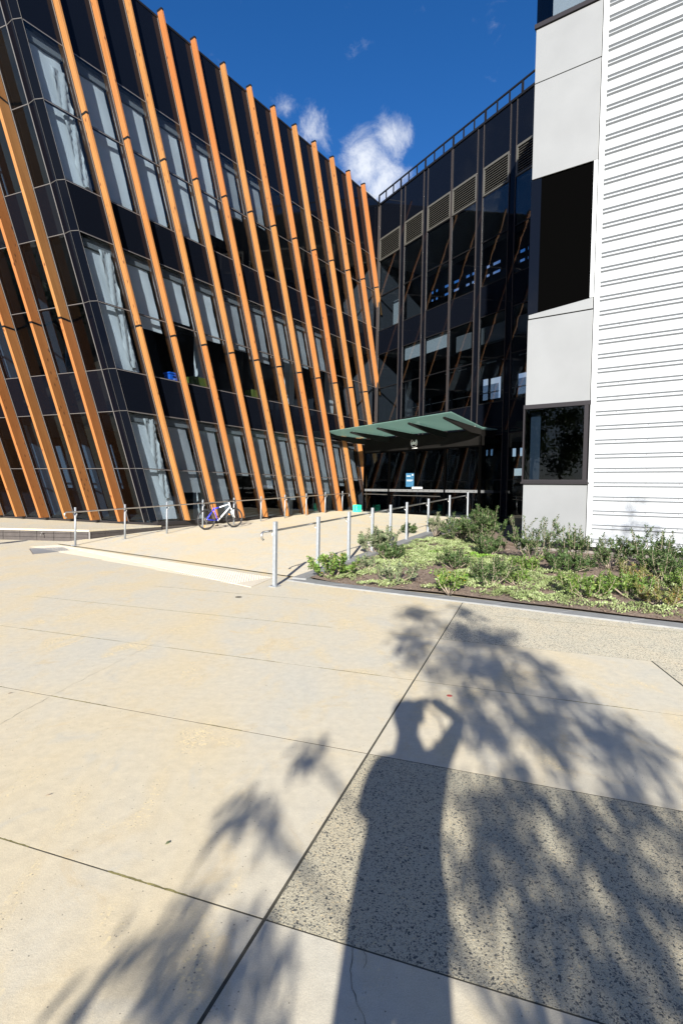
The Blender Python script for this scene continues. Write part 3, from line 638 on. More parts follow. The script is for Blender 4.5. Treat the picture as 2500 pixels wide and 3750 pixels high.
SH = [
 (-.12, 9.93, .85, .50, 'leafmid', 'leafy shrub with a few yellow leaves at the kerb corner beside the second galvanised post', 7, 34, .07, .55, 5),
 (.48, 10.6, .42, .34, 'leafgrey', 'small sprig shrub at the mulch edge between the corner shrub and the third post', 5, 24, .06, .35, 0),
 (.88, 12.9, .95, .72, 'leafgrey', 'wide grey green shrub against the kerb in front of the fourth handrail post', 10, 40, .085, .4, 0),
 (1.12, 12.0, .62, .46, 'leafdark', 'dark low shrub just in front of the wide grey green shrub', 8, 44, .065, .45, 0),
 (2.15, 17.0, .55, .42, 'leafdark', 'small dark shrub at the kerb near the sixth handrail post', 6, 30, .075, .4, 0),
 (.98, 9.40, .72, .42, 'leafgrey', 'low open shrub with bare woody base at the front of the mulch', 7, 32, .06, .35, 0),
 (2.95, 16.9, .6, .78, 'leafgrey', 'spindly upright shrub beside the seventh post near the entrance', 7, 30, .075, .35, 0),
 (3.45, 15.5, .9, .85, 'leafdark', 'bushy dark shrub before the entrance glass left of the tallest shrub', 11, 44, .085, .36, 0),
 (2.27, 10.75, .68, .48, 'leafdark', 'dark spiky shrub standing alone in the middle of the ground cover', 9, 40, .06, .35, 0),
 (3.75, 14.3, 1.05, 1.15, 'leafdark', 'tallest dark shrub in front of the black recess beside the white tower', 13, 52, .085, .36, 0),
 (3.45, 12.5, .75, .55, 'leafdark', 'rounded dark shrub at the foot of the tallest shrub', 9, 44, .065, .4, 0),
 (1.72, 8.47, .46, .44, 'leafmid', 'small yellow flowering shrub near the front kerb', 7, 26, .06, .5, 14),
 (2.50, 9.0, .72, .60, 'leafdark', 'dense green shrub in the ground cover behind the front kerb stones', 9, 44, .06, .36, 0),
 (4.05, 11.35, 1.05, 1.12, 'leafdark', 'tall branching shrub in front of the lower grey panel of the tower', 10, 46, .06, .42, 0),
 (4.75, 10.95, .85, .95, 'leafdark', 'upright shrub with two tall spires in front of the corner of the tower', 9, 46, .06, .42, 0),
 (4.35, 10.3, .9, .5, 'leafdark', 'low dark shrub filling in front of the two tall tower shrubs', 10, 44, .07, .4, 0),
 (5.30, 10.55, .95, .72, 'leafdark', 'dark shrub below the ribbed white cladding just right of the corner shrubs', 10, 46, .06, .38, 0),
 (6.05, 10.15, 1.05, .98, 'leafdark', 'tall spired dark shrub against the ribbed cladding with pale branches showing', 11, 50, .065, .38, 0),
 (6.75, 9.6, 1.0, .95, 'leafdark', 'dark spired shrub against the ribbed cladding at the right edge', 11, 48, .065, .38, 0),
 (3.55, 10.2, .6, .42, 'leafmid', 'mid green shrub between the ground cover and the tower shrubs', 7, 36, .06, .36, 0),
 (5.6, 9.35, 1.0, .62, 'leafdark', 'broad dark shrub in the middle row below the cladding', 11, 46, .065, .38, 0),
 (3.75, 8.15, .8, .42, 'leafmid', 'spreading mid green shrub just behind the silver mat near the front kerb', 10, 44, .055, .36, 0),
 (4.4, 8.2, .8, .42, 'leafmid', 'sprawling green shrub with open twigs in the right part of the bed', 9, 40, .055, .34, 0),
 (4.55, 7.55, .72, .36, 'leafolive', 'low olive shrub with reddish tips close to the front kerb at the right', 9, 40, .05, .34, 0),
 (5.15, 7.85, .85, .55, 'leafmid', 'green shrub behind the reddish shrub at the right edge of the bed', 9, 44, .055, .36, 0),
 (4.9, 9.0, .8, .5, 'leafolive', 'straw tipped shrub with dead twigs in front of the dark row', 9, 34, .055, .32, 0),
 (3.0, 9.15, .5, .3, 'leafmid', 'small green tuft between the dense shrub and the silver mat', 6, 30, .05, .36, 0),
 (5.9, 8.0, .9, .6, 'leafdark', 'dark leafy shrub half cut by the right edge', 9, 44, .06, .36, 0),
]
for s in SH: shrub(s[0], s[1], s[2]*1.15, s[3]*.95, s[4], s[5], int(s[6]*1.6), int(s[7]*1.5), s[8]*.95, s[9]*1.15, flower=s[10])

# ================================================================== timber fin building
C0 = np.array([-6.32, 18.53]); SH_ = .312; dF = np.array([-.92078, .39009]); nF = np.array([-.39009, -.92078])
def E(s, d, z): return (C0[0]+u[0]*s+nE[0]*d, C0[1]+u[1]*s+nE[1]*d, z)                # right facade, vertical plane
def Es(c, d, z): return E(c - SH_*(z-.5), d, z)                                        # slanted columns
nFf = np.array([-.262, -.965])  # left fins' depth axis skewed towards the sun so their sides shade darker
def Ff(t, d, z): k = -SH_*(z-.5); return (C0[0]+u[0]*k+dF[0]*t+nFf[0]*d, C0[1]+u[1]*k+dF[1]*t+nFf[1]*d, z)
def F(t, d, z): k = -SH_*(z-.5); return (C0[0]+u[0]*k+dF[0]*t+nF[0]*d, C0[1]+u[1]*k+dF[1]*t+nF[1]*d, z)   # left facade, leaning out
TBd = empty('office_building', (C0[0], C0[1], .5), 'four storey black glass office building striped with slanting orange timber fins', 'building')
LEV = [.5, 2.29, 4.14, 5.42, 7.36, 9.25, 10.54, 12.47, 14.25, 17.2]
GLZ = [1, 1, 0, 1, 1, 0, 1, 1, 0]
END = 13.95; NF_ = 13
colc = [.0] + [1.26 - SH_*.5 + 1.35*k for k in range(18)]      # column coordinate at z=.5 (corner first, then each fin)
def clipx(poly, xm):
    outp = []
    for k in range(len(poly)):
        a, b = poly[k], poly[(k+1) % len(poly)]
        ia, ib = a[0] <= xm, b[0] <= xm
        if ia: outp.append(a)
        if ia != ib: t = (xm-a[0])/(b[0]-a[0]); outp.append((xm, a[1]+(b[1]-a[1])*t))
    return outp
def bayE(c0, c1, z0, z1, g=.012):
    P = [(c0+g-SH_*(z0-.5), z0+g), (c1-g-SH_*(z0-.5), z0+g), (c1-g-SH_*(z1-.5), z1-g), (c0+g-SH_*(z1-.5), z1-g)]
    return clipx(P, END-.02)
for k in range(len(colc)-1):
    for r in range(len(LEV)-1):
        P = bayE(colc[k], colc[k+1], LEV[r], LEV[r+1])
        if len(P) < 3: continue
        mb = MB(); mb.prism(P, -.012, 0, E); mb.build('glass_pane' if GLZ[r] else 'spandrel_panel', M['glass'] if GLZ[r] else M['spandrel'], TBd)
        # transom bar above the pane
        z = LEV[r+1]
        Q = clipx([(colc[k]-SH_*(z-.5-.015), z-.015), (colc[k+1]-SH_*(z-.5-.015), z-.015), (colc[k+1]-SH_*(z-.5+.015), z+.015), (colc[k]-SH_*(z-.5+.015), z+.015)], END-.02)
        if len(Q) > 2 and r < 8:
            mb = MB(); mb.prism([(a+.02, b) for a, b in Q], -.10, .006, E); mb.build('transom', M['frame'], TBd)
            mb = MB(); mb.prism([(a+.02, b-.010 if b < z else b-.022) for a, b in Q], .0065, .009, E); mb.build('transom_edge', M['alu'], TBd)
# slanting mullions + fins on the right facade
def strip(fn, c0, c1, d0, d1, z0, z1): mb = MB(); return mb.box(c0, c1, d0, d1, z0, z1, fn)
FTE, FDE, FTF, FDF = .075, .25, .115, .43
def zend(c): return max(.5, .5 + (c-END)/SH_) if c > END else .5
boardmesh = {}
def fin(fn, c, zlo, top, parent, sgn, dax, nax):
    joints = [6.9, 12.62]
    cuts_ = [zlo] + [j for j in joints if j > zlo+.3] + [top]
    FT, FD = (FTE, FDE) if sgn > 0 else (FTF, FDF)
    a0, a1 = c+.03, c+.03+FT
    sp = MB()
    for j in cuts_[1:]: sp.box(a0-.004, a1+.004, .018, FD+.006, j-.028, j+.03, fn)
    sp.box(a0+.01, a1-.01, .0, .02, zlo+.02, top-.02, fn)
    if zlo > .6: sp.box(a0-.01, a1+.01, .02, FD, zlo-.05, zlo, fn)
    part = sp.build('timber_fin', M['blk'], parent)
    for za, zb in zip(cuts_[:-1], cuts_[1:]):
        base = Vector(fn(a0, .02, za)); up = (Vector(fn(a0, .02, za+1))-base).normalized(); nn3 = Vector((nax[0], nax[1], 0)); yy = nn3
        zz = up; xx = yy.cross(zz).normalized(); yy = zz.cross(xx).normalized()
        Fm = Matrix((xx, yy, zz)).transposed().to_4x4(); Fm.translation = base; inv = Fm.inverted()
        g0 = 0 if za == zlo else .03; g1 = .028 if zb != top else .03
        key = (sgn, round(zb-za, 3), g0)
        if key not in boardmesh:
            m_ = MB(); n = 8
            for q_ in range(1):
                m_.box(a0, a1, .02, FD, za+g0, zb-g1, lambda a, d, z: tuple(inv @ Vector(fn(a, d, z))))
            boardmesh[key] = m_.mesh('timber_board', M['timber'])
        o = obj('timber_board', boardmesh[key], part); o.matrix_basis = Fm; bevel(o, .006, 2)
    return part
for k in range(1, 14):
    c = colc[k]; zl = zend(c)
    m_ = strip(Es, c-.022, c+.022, -.10, .012, zl, 17.2); m_.build('mullion', M['frame'], TBd)
    m_ = strip(Es, c-.012, c+.010, .0125, .022, zl, 17.2); m_.build('mullion_cap', M['alu'], TBd)
    fin(Es, c, zl, 17.38, TBd, 1, u, nE)
# left facade
tl = [.60] + [1.30*k for k in range(1, 22)]
for k in range(len(tl)-1):
    for r in range(len(LEV)-1):
        g = .012; z0, z1 = LEV[r]+(0 if r else -.05), LEV[r+1]
        mb = MB(); mb.prism([(tl[k]+g, z0+g), (tl[k+1]-g, z0+g), (tl[k+1]-g, z1-g), (tl[k]+g, z1-g)], -.012, 0, F)
        mb.build('glass_pane' if GLZ[r] else 'spandrel_panel', M['gdark'] if GLZ[r] else M['spandrel'], TBd)
        if r < 8:
            mb = MB(); mb.box(tl[k]+.02, tl[k+1]-.02, -.10, .008, z1-.015, z1+.015, F); mb.build('transom', M['frame'], TBd)
            mb = MB(); mb.box(tl[k]+.02, tl[k+1]-.02, .0085, .012, z1-.006, z1+.008, F); mb.build('transom_edge', M['alu'], TBd)
for k in range(len(tl)):
    c = tl[k]
    strip(F, c-.022, c+.022, -.10, .014, .42, 17.2).build('mullion', M['frame'], TBd)
    strip(F, c-.014, c+.008, .0145, .024, .42, 17.2).build('mullion_cap', M['alu'], TBd)
    if k: fin(Ff, c, .46, 17.38, TBd, -1, dF, nFf)
# chamfered corner: two narrow glass facets from the left facade to the right facade
def CH(a, d, z):   # a 0..2 from left facade edge -> mid -> right edge
    A_ = np.array(F(.6, 0, z)[:2]); B_ = np.array(Es(0, 0, z)[:2]); Mx = (A_*.55+B_*.45) + (nF+nE)*.055
    P = A_*(1-a)+Mx*a if a <= 1 else Mx*(2-a)+B_*(a-1)
    w = P - (nF+nE)*.5*(-d); return (P[0]+(nF+nE)[0]*.6*d, P[1]+(nF+nE)[1]*.6*d, z)
for r in range(len(LEV)-1):
    for a0, a1 in ((.03, .97), (1.03, 1.97)):
        mb = MB(); mb.box(a0, a1, -.02, 0, LEV[r]+.01, LEV[r+1]-.01, CH); mb.build('corner_facet', M['corner'], TBd)
for a in (.985, 1.985, 0.01):
    strip(CH, a-.018, a+.018, -.02, .012, .42, 17.2).build('mullion', M['dalu'], TBd)
for z in LEV[1:-1]:
    strip(CH, .02, .98, -.02, .008, z-.008, z+.008).build('transom', M['dalu'], TBd); strip(CH, 1.02, 1.96, -.02, .008, z-.008, z+.008).build('transom', M['dalu'], TBd)
# sill gutter along the base, parapet cap
for fn, a0, a1 in ((Es, 0, 14.0), (F, .0, 27.3)):
    mb = MB()
    if fn is Es: mb.box(.0, END, -.25, .03, .36, .49, E)
    else: mb.box(a0, a1, -.25, .05, .33, .44, fn)
    mb.build('base_gutter', M['frame'], TBd)
P = clipx([(-SH_*16.7, 17.2), (END+6, 17.2), (END+6, 17.27), (-SH_*16.7, 17.27)], END)
mb = MB(); mb.prism(P, -.35, .02, E); mb.build('parapet_cap', M['blk'], TBd)
mb = MB(); mb.box(0, 27.3, -.35, .02, 17.2, 17.27, F); mb.build('parapet_cap', M['blk'], TBd)
# floors, ceilings and back walls inside (dark rooms behind the glass)
def inner(s, d, z): return E(s, d, z)
DEP = 6.0
for (z0, z1, nm) in ((-.1, .45, 'floor_slab'), (4.1, 5.38, 'floor_slab'), (9.2, 10.5, 'floor_slab'), (14.2, 17.0, 'roof_slab')):
    poly = []
    zt = z1; A_ = np.array(F(26, -.16, zt)[:2]); B_ = np.array(Es(.35, -.16, zt)[:2]); Cc = np.array(E(END-.05, -.16, 0)[:2]); Dd = Cc - nE*12; Ee = A_ - nF*12
    zb = z0; A2 = np.array(F(26, -.16, zb)[:2]); B2 = np.array(Es(.35, -.16, zb)[:2]); E2 = A2 - nF*12
    bot = [A2, B2, Cc, Dd, E2]; topp = [A_, B_, Cc, Dd, Ee]
    mb = MB(); vs = [(p[0], p[1], zb) for p in bot]+[(p[0], p[1], zt) for p in topp]
    mb.add(vs, [(4, 3, 2, 1, 0), (5, 6, 7, 8, 9)]+[(i, (i+1) % 5, 5+(i+1) % 5, 5+i) for i in range(5)]); mb.build(nm, M['ingrey'], TBd)
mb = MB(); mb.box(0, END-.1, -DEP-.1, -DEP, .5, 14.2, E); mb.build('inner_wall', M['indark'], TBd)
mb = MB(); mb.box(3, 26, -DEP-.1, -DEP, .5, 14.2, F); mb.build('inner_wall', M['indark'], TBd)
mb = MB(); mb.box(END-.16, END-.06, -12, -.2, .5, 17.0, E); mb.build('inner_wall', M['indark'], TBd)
# back and far sides of the building, so that reflections and side views meet a wall
mb = MB(); mb.box(3, END-.1, -12.2, -12, -.1, 17.1, E); mb.build('rear_wall', M['blk'], TBd)
# blinds: (bay, floor-top z, bottom z)
BL = {0: [(5.46, 9.20, 'blind'), (10.58, 14.2, 'blind'), (.55, 4.1, 'blind')], 1: [(10.58, 14.2, 'blind'), (7.0, 9.2, 'blind'), (1.5, 4.1, 'blindd')],
      2: [(10.58, 14.2, 'blind'), (7.55, 9.2, 'blind'), (.6, 4.1, 'blindd')], 3: [(10.58, 14.2, 'blind'), (7.25, 9.2, 'blind'), (2.2, 4.1, 'blindd')],
      4: [(11.2, 14.2, 'blind'), (7.2, 9.2, 'blindd'), (1.7, 4.1, 'blindd')], 5: [(12.3, 14.2, 'blindd'), (7.0, 9.2, 'blindd'), (1.2, 4.1, 'blindd')],
      6: [(12.5, 14.2, 'blindd'), (7.3, 9.2, 'blindd'), (1.5, 4.1, 'blindd')], 7: [(7.3, 9.2, 'blindd'), (1.5, 4.1, 'blindd')], 8: [(7.4, 9.2, 'blindd'), (1.9, 4.1, 'blindd')], 9: [(2.2, 4.1, 'blindd')]}
for k, lst in BL.items():
    for (z0, z1, m_) in lst:
        z1 -= .28; P = bayE(colc[k]+.05, colc[k+1]-.06, z0, z1, 0)
        mb = MB(); n = 10      # gentle waves in the fabric
        vs = []; fs = []
        for a in range(n+1):
            for b in range(n+1):
                z = z0+(z1-z0)*b/n; c = colc[k]+.08+(colc[k+1]-colc[k]-.16)*a/n
                vs.append(Es(c, -.24+.010*math.sin(a*1.1+b*.5+k)+.008*math.sin(b*1.7+k*2), z))
        mb.add(vs, [(a*(n+1)+b, (a+1)*(n+1)+b, (a+1)*(n+1)+b+1, a*(n+1)+b+1) for a in range(n) for b in range(n)], True); mb.build('blind', M[m_], TBd, fix=False)
        mb = MB(); mb.box(colc[k]+.03, colc[k+1]-.03, -.34, -.16, z1+.02, z1+.26, Es); mb.build('blind_box', M['ingrey'], TBd)
# loose crumpled curtains at the corner bays
for (z0, z1) in ((10.7, 13.6), (5.6, 9.0), (1.3, 4.0)):
    mb = MB(); n = 26; vs = []
    for a in range(9):
        for b in range(n+1):
            z = z0+(z1-z0)*b/n; c = .62+.40*a/8*(.65+.35*b/n)
            vs.append(Es(c, -.15+.035*math.sin(a*2.1+b*.35)*math.sin(b*.9+a)+.02*math.sin(b*2.3+a*1.3), z))
    mb.add(vs, [(a*(n+1)+b, (a+1)*(n+1)+b, (a+1)*(n+1)+b+1, a*(n+1)+b+1) for a in range(8) for b in range(n)], True); mb.build('curtain', M['inwhite'], TBd, fix=False)
# columns and furniture inside, dim
for s in (2.9, 8.3, 11.5):
    mb = MB(); mb.box(s, s+.35, -1.7, -1.35, .45, 4.2, E); mb.box(s, s+.35, -1.7, -1.35, 5.38, 9.25, E); mb.build('column', M['inwhite'], TBd)
for t in (1.7, 4.3, 6.9):
    mb = MB(); mb.box(t, t+.35, -2.0, -1.6, .45, 4.2, F); mb.box(t, t+.35, -2.0, -1.6, 5.38, 9.25, F); mb.build('column', M['inwhite'], TBd)
for t in (1.0, 2.3, 3.6, 4.9):
    mb = MB(); mb.box(t, t+.3, -1.2, -1.16, 1.6, 3.2, F); mb.box(t+.1, t+.35, -1.2, -1.16, 11.0, 13.6, F); mb.build('notice_board', M['inwhite'], TBd)
for k in range(7):
    mb = MB(); mb.box(2.5+k*1.6, 3.5+k*1.6, -3.2, -3.1, 9.1, 9.15, E); mb.box(2.5+k*1.6, 3.5+k*1.6, -3.2, -3.1, 4.0, 4.05, E); mb.build('ceiling_light', M['paper'], TBd)
def Eo(s, d, z): return E(s, d, z)
bx = empty('storage_box', E(1.05, -.7, 5.44), 'bright blue storage box on the first floor sill behind the second glass bay', 'box')
mb = MB(); mb.box(.72, 1.12, -.62, -.32, 5.44, 5.72, E); o = mb.build('box_body', M['bluep'], bx); bevel(o, .01)
mb = MB(); mb.box(.69, 1.15, -.65, -.29, 5.72, 5.77, E); mb.build('lid', M['bluep'], bx)
mb = MB(); mb.box(.85, .99, -.318, -.312, 5.60, 5.65, E); mb.build('handle_slot', M['blk'], bx)
mb = MB(); mb.torus(E(.92, -.316, 5.53), (u[0], u[1], 0), (0, 0, 1), .03, .006, 16, 5); mb.build('round_mark', M['paper'], bx)
cb = tag(MB().box(1.9, 2.7, -.95, -.5, 5.44, 5.86, E).build('low_cabinet', M['lime']), 'lime green low cabinet behind the first floor glass right of the blue box', 'cabinet')
cb = tag(MB().box(5.0, 5.8, -.95, -.5, 5.44, 5.86, E).build('low_cabinet', M['lime']), 'lime green low cabinet behind the first floor glass further right past three fins', 'cabinet')

# plinth blocks under the right facade and along the raised ledge on the left
LC = np.array([-7.53, 16.14]); LE = np.array(E(.15, .02, 0)[:2])
ledge = empty('entrance_ledge', (LC[0], LC[1], 0), 'low raised concrete ledge faced with brown grey blocks at the left below the fins', 'ledge')
LL = np.array([-20.5, 17.2])
for nm, z0, z1, m_ in (('ledge_top', .30, .355, 'ledge'),):
    p0 = LC + np.array([-.02, -.02]); q_ = np.array(F(19, -.1, .4)[:2]); poly = [tuple(LL+np.array([0, -.02])), tuple(p0), tuple(LE), tuple(q_)]
    mb = MB(); mb.prism(poly, z1, z0, lambda x, d, y: (x, y, d)); bevel(mb.build(nm, M[m_], ledge), .008)
mb = MB(); off = .025
mb.prism([tuple(LL+[0, off]), tuple(LC+[-.0, off+.01]), tuple(LE), tuple(np.array(F(19, -.1, .4)[:2]))], .30, -.05, lambda x, d, y: (x, y, d)); mb.build('ledge_core', M['mortar'], ledge)
cap = MB()
def blocks(P0, P1, zlo_fn, ztop, parent, L_=.52, courses=(.125, .125, .095), m_='plinth', th=.10, outn=None, start=0.):
    P0 = np.array(P0, float); P1 = np.array(P1, float); ln = np.linalg.norm(P1-P0); d = (P1-P0)/ln
    n = outn if outn is not None else np.array([d[1], -d[0]])
    zc = ztop
    for ci, hgt in enumerate(list(courses)*4):
        z1 = zc; z0 = zc-hgt; zc = z0
        if z1 < -.02: break
        s = -start - (.0 if ci % 2 == 0 else 0)
        while s < ln:
            a = max(0, s+.006); b = min(ln, s+L_-.006); s += L_
            if b-a < .05: continue
            pm = P0+d*(a+b)/2; zg = zlo_fn(*pm)
            if z1 < zg-.01: continue
            pr = random.uniform(-.002, .003)
            f = lambda x, y, z: (P0[0]+d[0]*x+n[0]*y, P0[1]+d[1]*x+n[1]*y, z)
            mb = MB(); mb.box(a, b, -th, pr, max(z0+.006, zg-.15), z1-.004, f); mb.build('plinth_block', M[m_], parent)
blocks(LL, LC, lambda x, y: 0, .30, ledge, .54, (.075, .115, .115))
blocks(LC, LE, lambda x, y: 0 if y < 17 else .05, .30, ledge, .54, (.075, .115, .115))
mb = MB(); f = lambda x, y, z: (LC[0]+x, LC[1]+y, z); mb.box(-.03, .015, -.02, .03, 0, .30, f); mb.build('corner_trim', M['alu'], ledge)
pbase = MB(); pbase.box(.0, END, -.3, -.03, -.05, .36, E); pbase.build('plinth_core', M['mortar'], TBd)
blocks(E(.15, -.02, 0)[:2], E(END, -.02, 0)[:2], lambda x, y: rampz(x, y), .36, TBd, .54, (.115, .115, .115), outn=nE)
tap = empty('garden_tap', (-8.98, 16.2, .2), 'small metal garden tap on the block face of the ledge at the left', 'tap')
tx, ty, tz_ = -8.98, 16.21, .21
mb = MB(); mb.tube([(tx, ty+.02, tz_), (tx, ty-.09, tz_)], .011, 8); mb.tube([(tx, ty-.07, tz_), (tx, ty-.11, tz_), (tx, ty-.12, tz_-.06)], .010, 8); mb.build('spout', M['alu'], tap)
mb = MB(); mb.tube([(tx, ty-.06, tz_), (tx, ty-.06, tz_+.05)], .006, 6); mb.tube([(tx-.035, ty-.06, tz_+.05), (tx+.035, ty-.06, tz_+.05)], .006, 6); mb.build('handle', M['alu'], tap)

# ================================================================== dark glass building at the back
DP = np.array([1.75, 29.806]); dD = np.array([.51275, -.85854]); nD = np.array([-.85854, -.51275])
def D(s, d, z): return (DP[0]+dD[0]*s+nD[0]*d, DP[1]+dD[1]*s+nD[1]*d, z)
DB = empty('glass_building', (DP[0], DP[1], 0), 'dark glass building with pale louvres and a roof handrail closing the courtyard', 'building')
cols = [(.17, 2.03), (2.37, 3.84), (4.14, 5.78), (5.86, 7.40), (7.74, 9.18), (9.50, 11.1), (11.4, 13.0), (13.3, 15.0)]
gaps = [(2.03, 2.37), (3.84, 4.14), (5.78, 5.86), (7.40, 7.74), (9.18, 9.50), (11.1, 11.4), (13.0, 13.3)]
rowsD = [(.2, 2.2, 1), (2.2, 4.05, 1), (4.05, 5.40, 0), (5.40, 7.22, 1), (7.22, 9.05, 1), (9.05, 10.32, 0), (10.32, 12.17, 1), (12.17, 14.04, 1), (15.25, 17.05, 0)]
for (a, b) in cols:
    for (z0, z1, gl) in rowsD:
        mb = MB(); mb.box(a+.01, b-.01, -.012, 0, z0+.012, z1-.012, D); mb.build('glass_pane' if gl else 'spandrel_panel', M['dglass'] if gl else M['spandrel'], DB)
        mb = MB(); mb.box(a, b, -.10, .006, z1-.02, z1+.02, D); mb.build('transom', M['blk'], DB)
    # louvre
    fr_ = MB(); fr_.box(a+.02, b-.02, -.02, .035, 14.06, 14.12, D); fr_.box(a+.02, b-.02, -.02, .035, 15.14, 15.23, D); fr_.box(a+.02, a+.09, -.02, .033, 14.14, 15.14, D); fr_.box(b-.09, b-.02, -.02, .033, 14.14, 15.14, D)
    lf = fr_.build('louvre', M['louv'], DB)
    mb = MB(); mb.box(a+.03, b-.03, -.07, -.05, 14.08, 15.2, D); mb.build('louvre_back', M['void'], lf)
    me = None
    for k in range(10):
        z = 14.185 + k*.097; mb = MB()
        mb.box(a+.09, b-.09, .0, .012, z, z+.016, D); mb.build('louvre_blade', M['louv'], lf)
for (a, b) in gaps:
    mb = MB(); mb.box(a+.012, b-.012, -.03, -.005, .2, 17.05, D); mb.build('spandrel_strip', M['spandrel'], DB)
    for x in (a, b):
        mb = MB(); mb.box(x-.014, x+.014, -.1, .03, .2, 17.05, D); mb.build('mullion', M['frame'], DB)
        mb = MB(); mb.box(x-.008, x+.006, .0305, .036, .2, 17.0, D); mb.build('mullion_cap', M['dcap'], DB)
for x in (.02, .17):
    mb = MB(); mb.box(x-.02, x+.02, -.1, .03, .2, 17.05, D); mb.build('mullion', M['dcap'], DB)
mb = MB(); mb.box(-.3, .15, -.04, -.01, .2, 17.05, D); mb.build('spandrel_strip', M['spandrel'], DB)
mb = MB(); mb.box(-.2, 15.2, -.3, .05, 17.05, 17.14, D); mb.build('parapet_cap', M['blk'], DB)
# interior: slabs with white edges, walls, see through openings
for (z0, z1) in ((-.1, .3), (4.1, 5.36), (9.1, 10.28), (14.0, 17.0)):
    mb = MB(); mb.box(.0, 15, -3.6, -.14, z0, z1, D); mb.build('floor_slab', M['ingrey'] if z0 > 0 else M['indark'], DB)
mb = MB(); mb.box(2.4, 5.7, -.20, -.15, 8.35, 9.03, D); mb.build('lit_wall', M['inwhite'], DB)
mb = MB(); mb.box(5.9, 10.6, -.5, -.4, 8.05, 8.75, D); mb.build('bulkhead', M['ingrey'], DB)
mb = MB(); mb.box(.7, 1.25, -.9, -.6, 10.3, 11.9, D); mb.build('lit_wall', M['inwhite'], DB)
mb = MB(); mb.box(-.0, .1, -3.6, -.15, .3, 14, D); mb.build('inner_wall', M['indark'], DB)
mb = MB(); mb.box(15, 15.1, -3.6, -.1, .3, 17, D); mb.build('side_wall', M['blk'], DB)
# back wall with window openings at several levels
opens = []
def backwall(z0, z1, holes, y=-3.5):
    # holes: (s0,s1,za,zb); build strips round them
    hs_ = sorted(holes); s = 0.; 
    mbw = MB()
    for (a, b, za, zb) in hs_:
        mbw.box(s, a, y-.15, y, z0, z1, D); mbw.box(a, b, y-.15, y, z0, za, D); mbw.box(a, b, y-.15, y, zb, z1, D); s = b
    mbw.box(s, 15, y-.15, y, z0, z1, D); mbw.build('rear_wall', M['indark'], DB)
backwall(.3, 3.3, [(6.6, 7.3, 2.5, 2.85)]); backwall(3.3, 4.1, [(4.76, 5.0, 3.53, 3.85), (5.06, 5.33, 3.53, 3.85), (6.3, 6.4, 3.42, 3.82), (6.47, 6.8, 3.42, 3.82), (6.92, 7.3, 3.42, 3.82), (7.45, 8.0, 3.42, 3.82)])
backwall(5.36, 9.1, [(4.42, 4.9, 6.35, 7.45), (4.94, 5.74, 6.35, 7.42), (6.7, 7.9, 6.34, 7.35)])
hs1 = [(.2, .52, 0, 1), (.58, .9, 0, 1), (1.15, 1.25, 0, 1), (1.32, 1.8, 0, 1), (2.07, 2.6, 0, 1), (3.0, 3.4, 0, 1), (3.44, 3.85, 0, 1), (4.46, 4.8, 0, 1), (4.9, 5.5, 0, 1), (6.6, 7.0, 0, 1), (7.05, 7.2, 0, 1)]
backwall(10.28, 12.85, [(a, b, 12.52, 12.72) for a, b, _, _ in hs1]); backwall(12.85, 14.0, [(a, b, 12.95, 13.17) for a, b, _, _ in hs1])
for k in range(9):
    mb = MB(); mb.box(2.3+k*1.0, 2.9+k*1.0, -3.0, -2.95, 8.0-k*.0, 8.04, D); mb.build('ceiling_light', M['paper'], DB)
for k in range(6):
    mb = MB(); mb.box(2.4+k*1.5, 3.7+k*1.5, -.75, -.73, 5.5, 6.35, D); mb.build('balustrade_glass', M['gclear'], DB)
    mb = MB(); mb.box(2.4+k*1.5, 3.7+k*1.5, -.78, -.72, 6.0, 6.03, D); mb.build('balustrade_rail', M['stain'], DB)
# roof handrail
rr_ = empty('roof_handrail', D(0, 0, 17.1), 'black metal handrail running along the roof edge of the dark glass building', 'handrail')
mb = MB(); mb.box(.02, 15, -.03, .03, 17.58, 17.64, D); mb.build('rail', M['blk'], rr_)
for k in range(23):
    s = .04 + k*.645; w = .045 if k % 3 == 0 else .022
    mb = MB(); mb.box(s-w, s+w, -.025, .025, 17.14, 17.58, D); mb.build('post', M['blk'], rr_)
mb = MB(); mb.tube([E(END-1.6, -.4, 17.27), E(END-1.6, -.4, 17.62), E(END+.02, -.3, 17.68), E(END+.02, -.3, 17.2)], .02, 8); mb.build('white_rail', M['white'], rr_)

# ================================================================== entrance porch
pp = np.array([1.08, 26.95]); pe = np.array([.64279, -.76604]); pn = np.array([-.76604, -.64279])
def Pf(s, d, z): return (pp[0]+pe[0]*s+pn[0]*d, pp[1]+pe[1]*s+pn[1]*d, z)
EP = empty('entrance_porch', (pp[0], pp[1], .62), 'dark glass entrance porch with green glass canopy at the top of the ramp', 'porch')
W = 6.9
def pbox(nm, m_, *a, parent=None): mb = MB(); mb.box(*a, Pf); return mb.build(nm, M[m_], parent or EP)
pbox('fascia', 'fascia', 0, W, -.25, 0, 3.57, 4.2)
for s in (0.03, 1.76, 5.11, W-.04): pbox('mullion', 'void', s-.03, s+.03, -.1, .03, .62, 3.57)
pbox('head_frame', 'void', .07, W-.08, -.09, .02, 3.50, 3.57)
for a, b in ((.07, 1.72), (5.15, 6.82)): pbox('glass_pane', 'gclear', a, b, -.03, -.018, .64, 3.5)
pbox('threshold', 'alu', .0, W, -.1, .05, .60, .635)
for a, b in ((1.80, 3.42), (3.44, 5.07)):
    dr = pbox('sliding_door', 'gclear', a+.03, b-.03, -.045, -.03, .70, 3.45)
    pbox('door_frame', 'void', a, b, -.05, -.02, .64, .72, parent=dr); pbox('door_frame', 'void', a, a+.035, -.052, -.022, .72, 3.5, parent=dr); pbox('door_frame', 'void', b-.035, b, -.052, -.022, .72, 3.5, parent=dr)
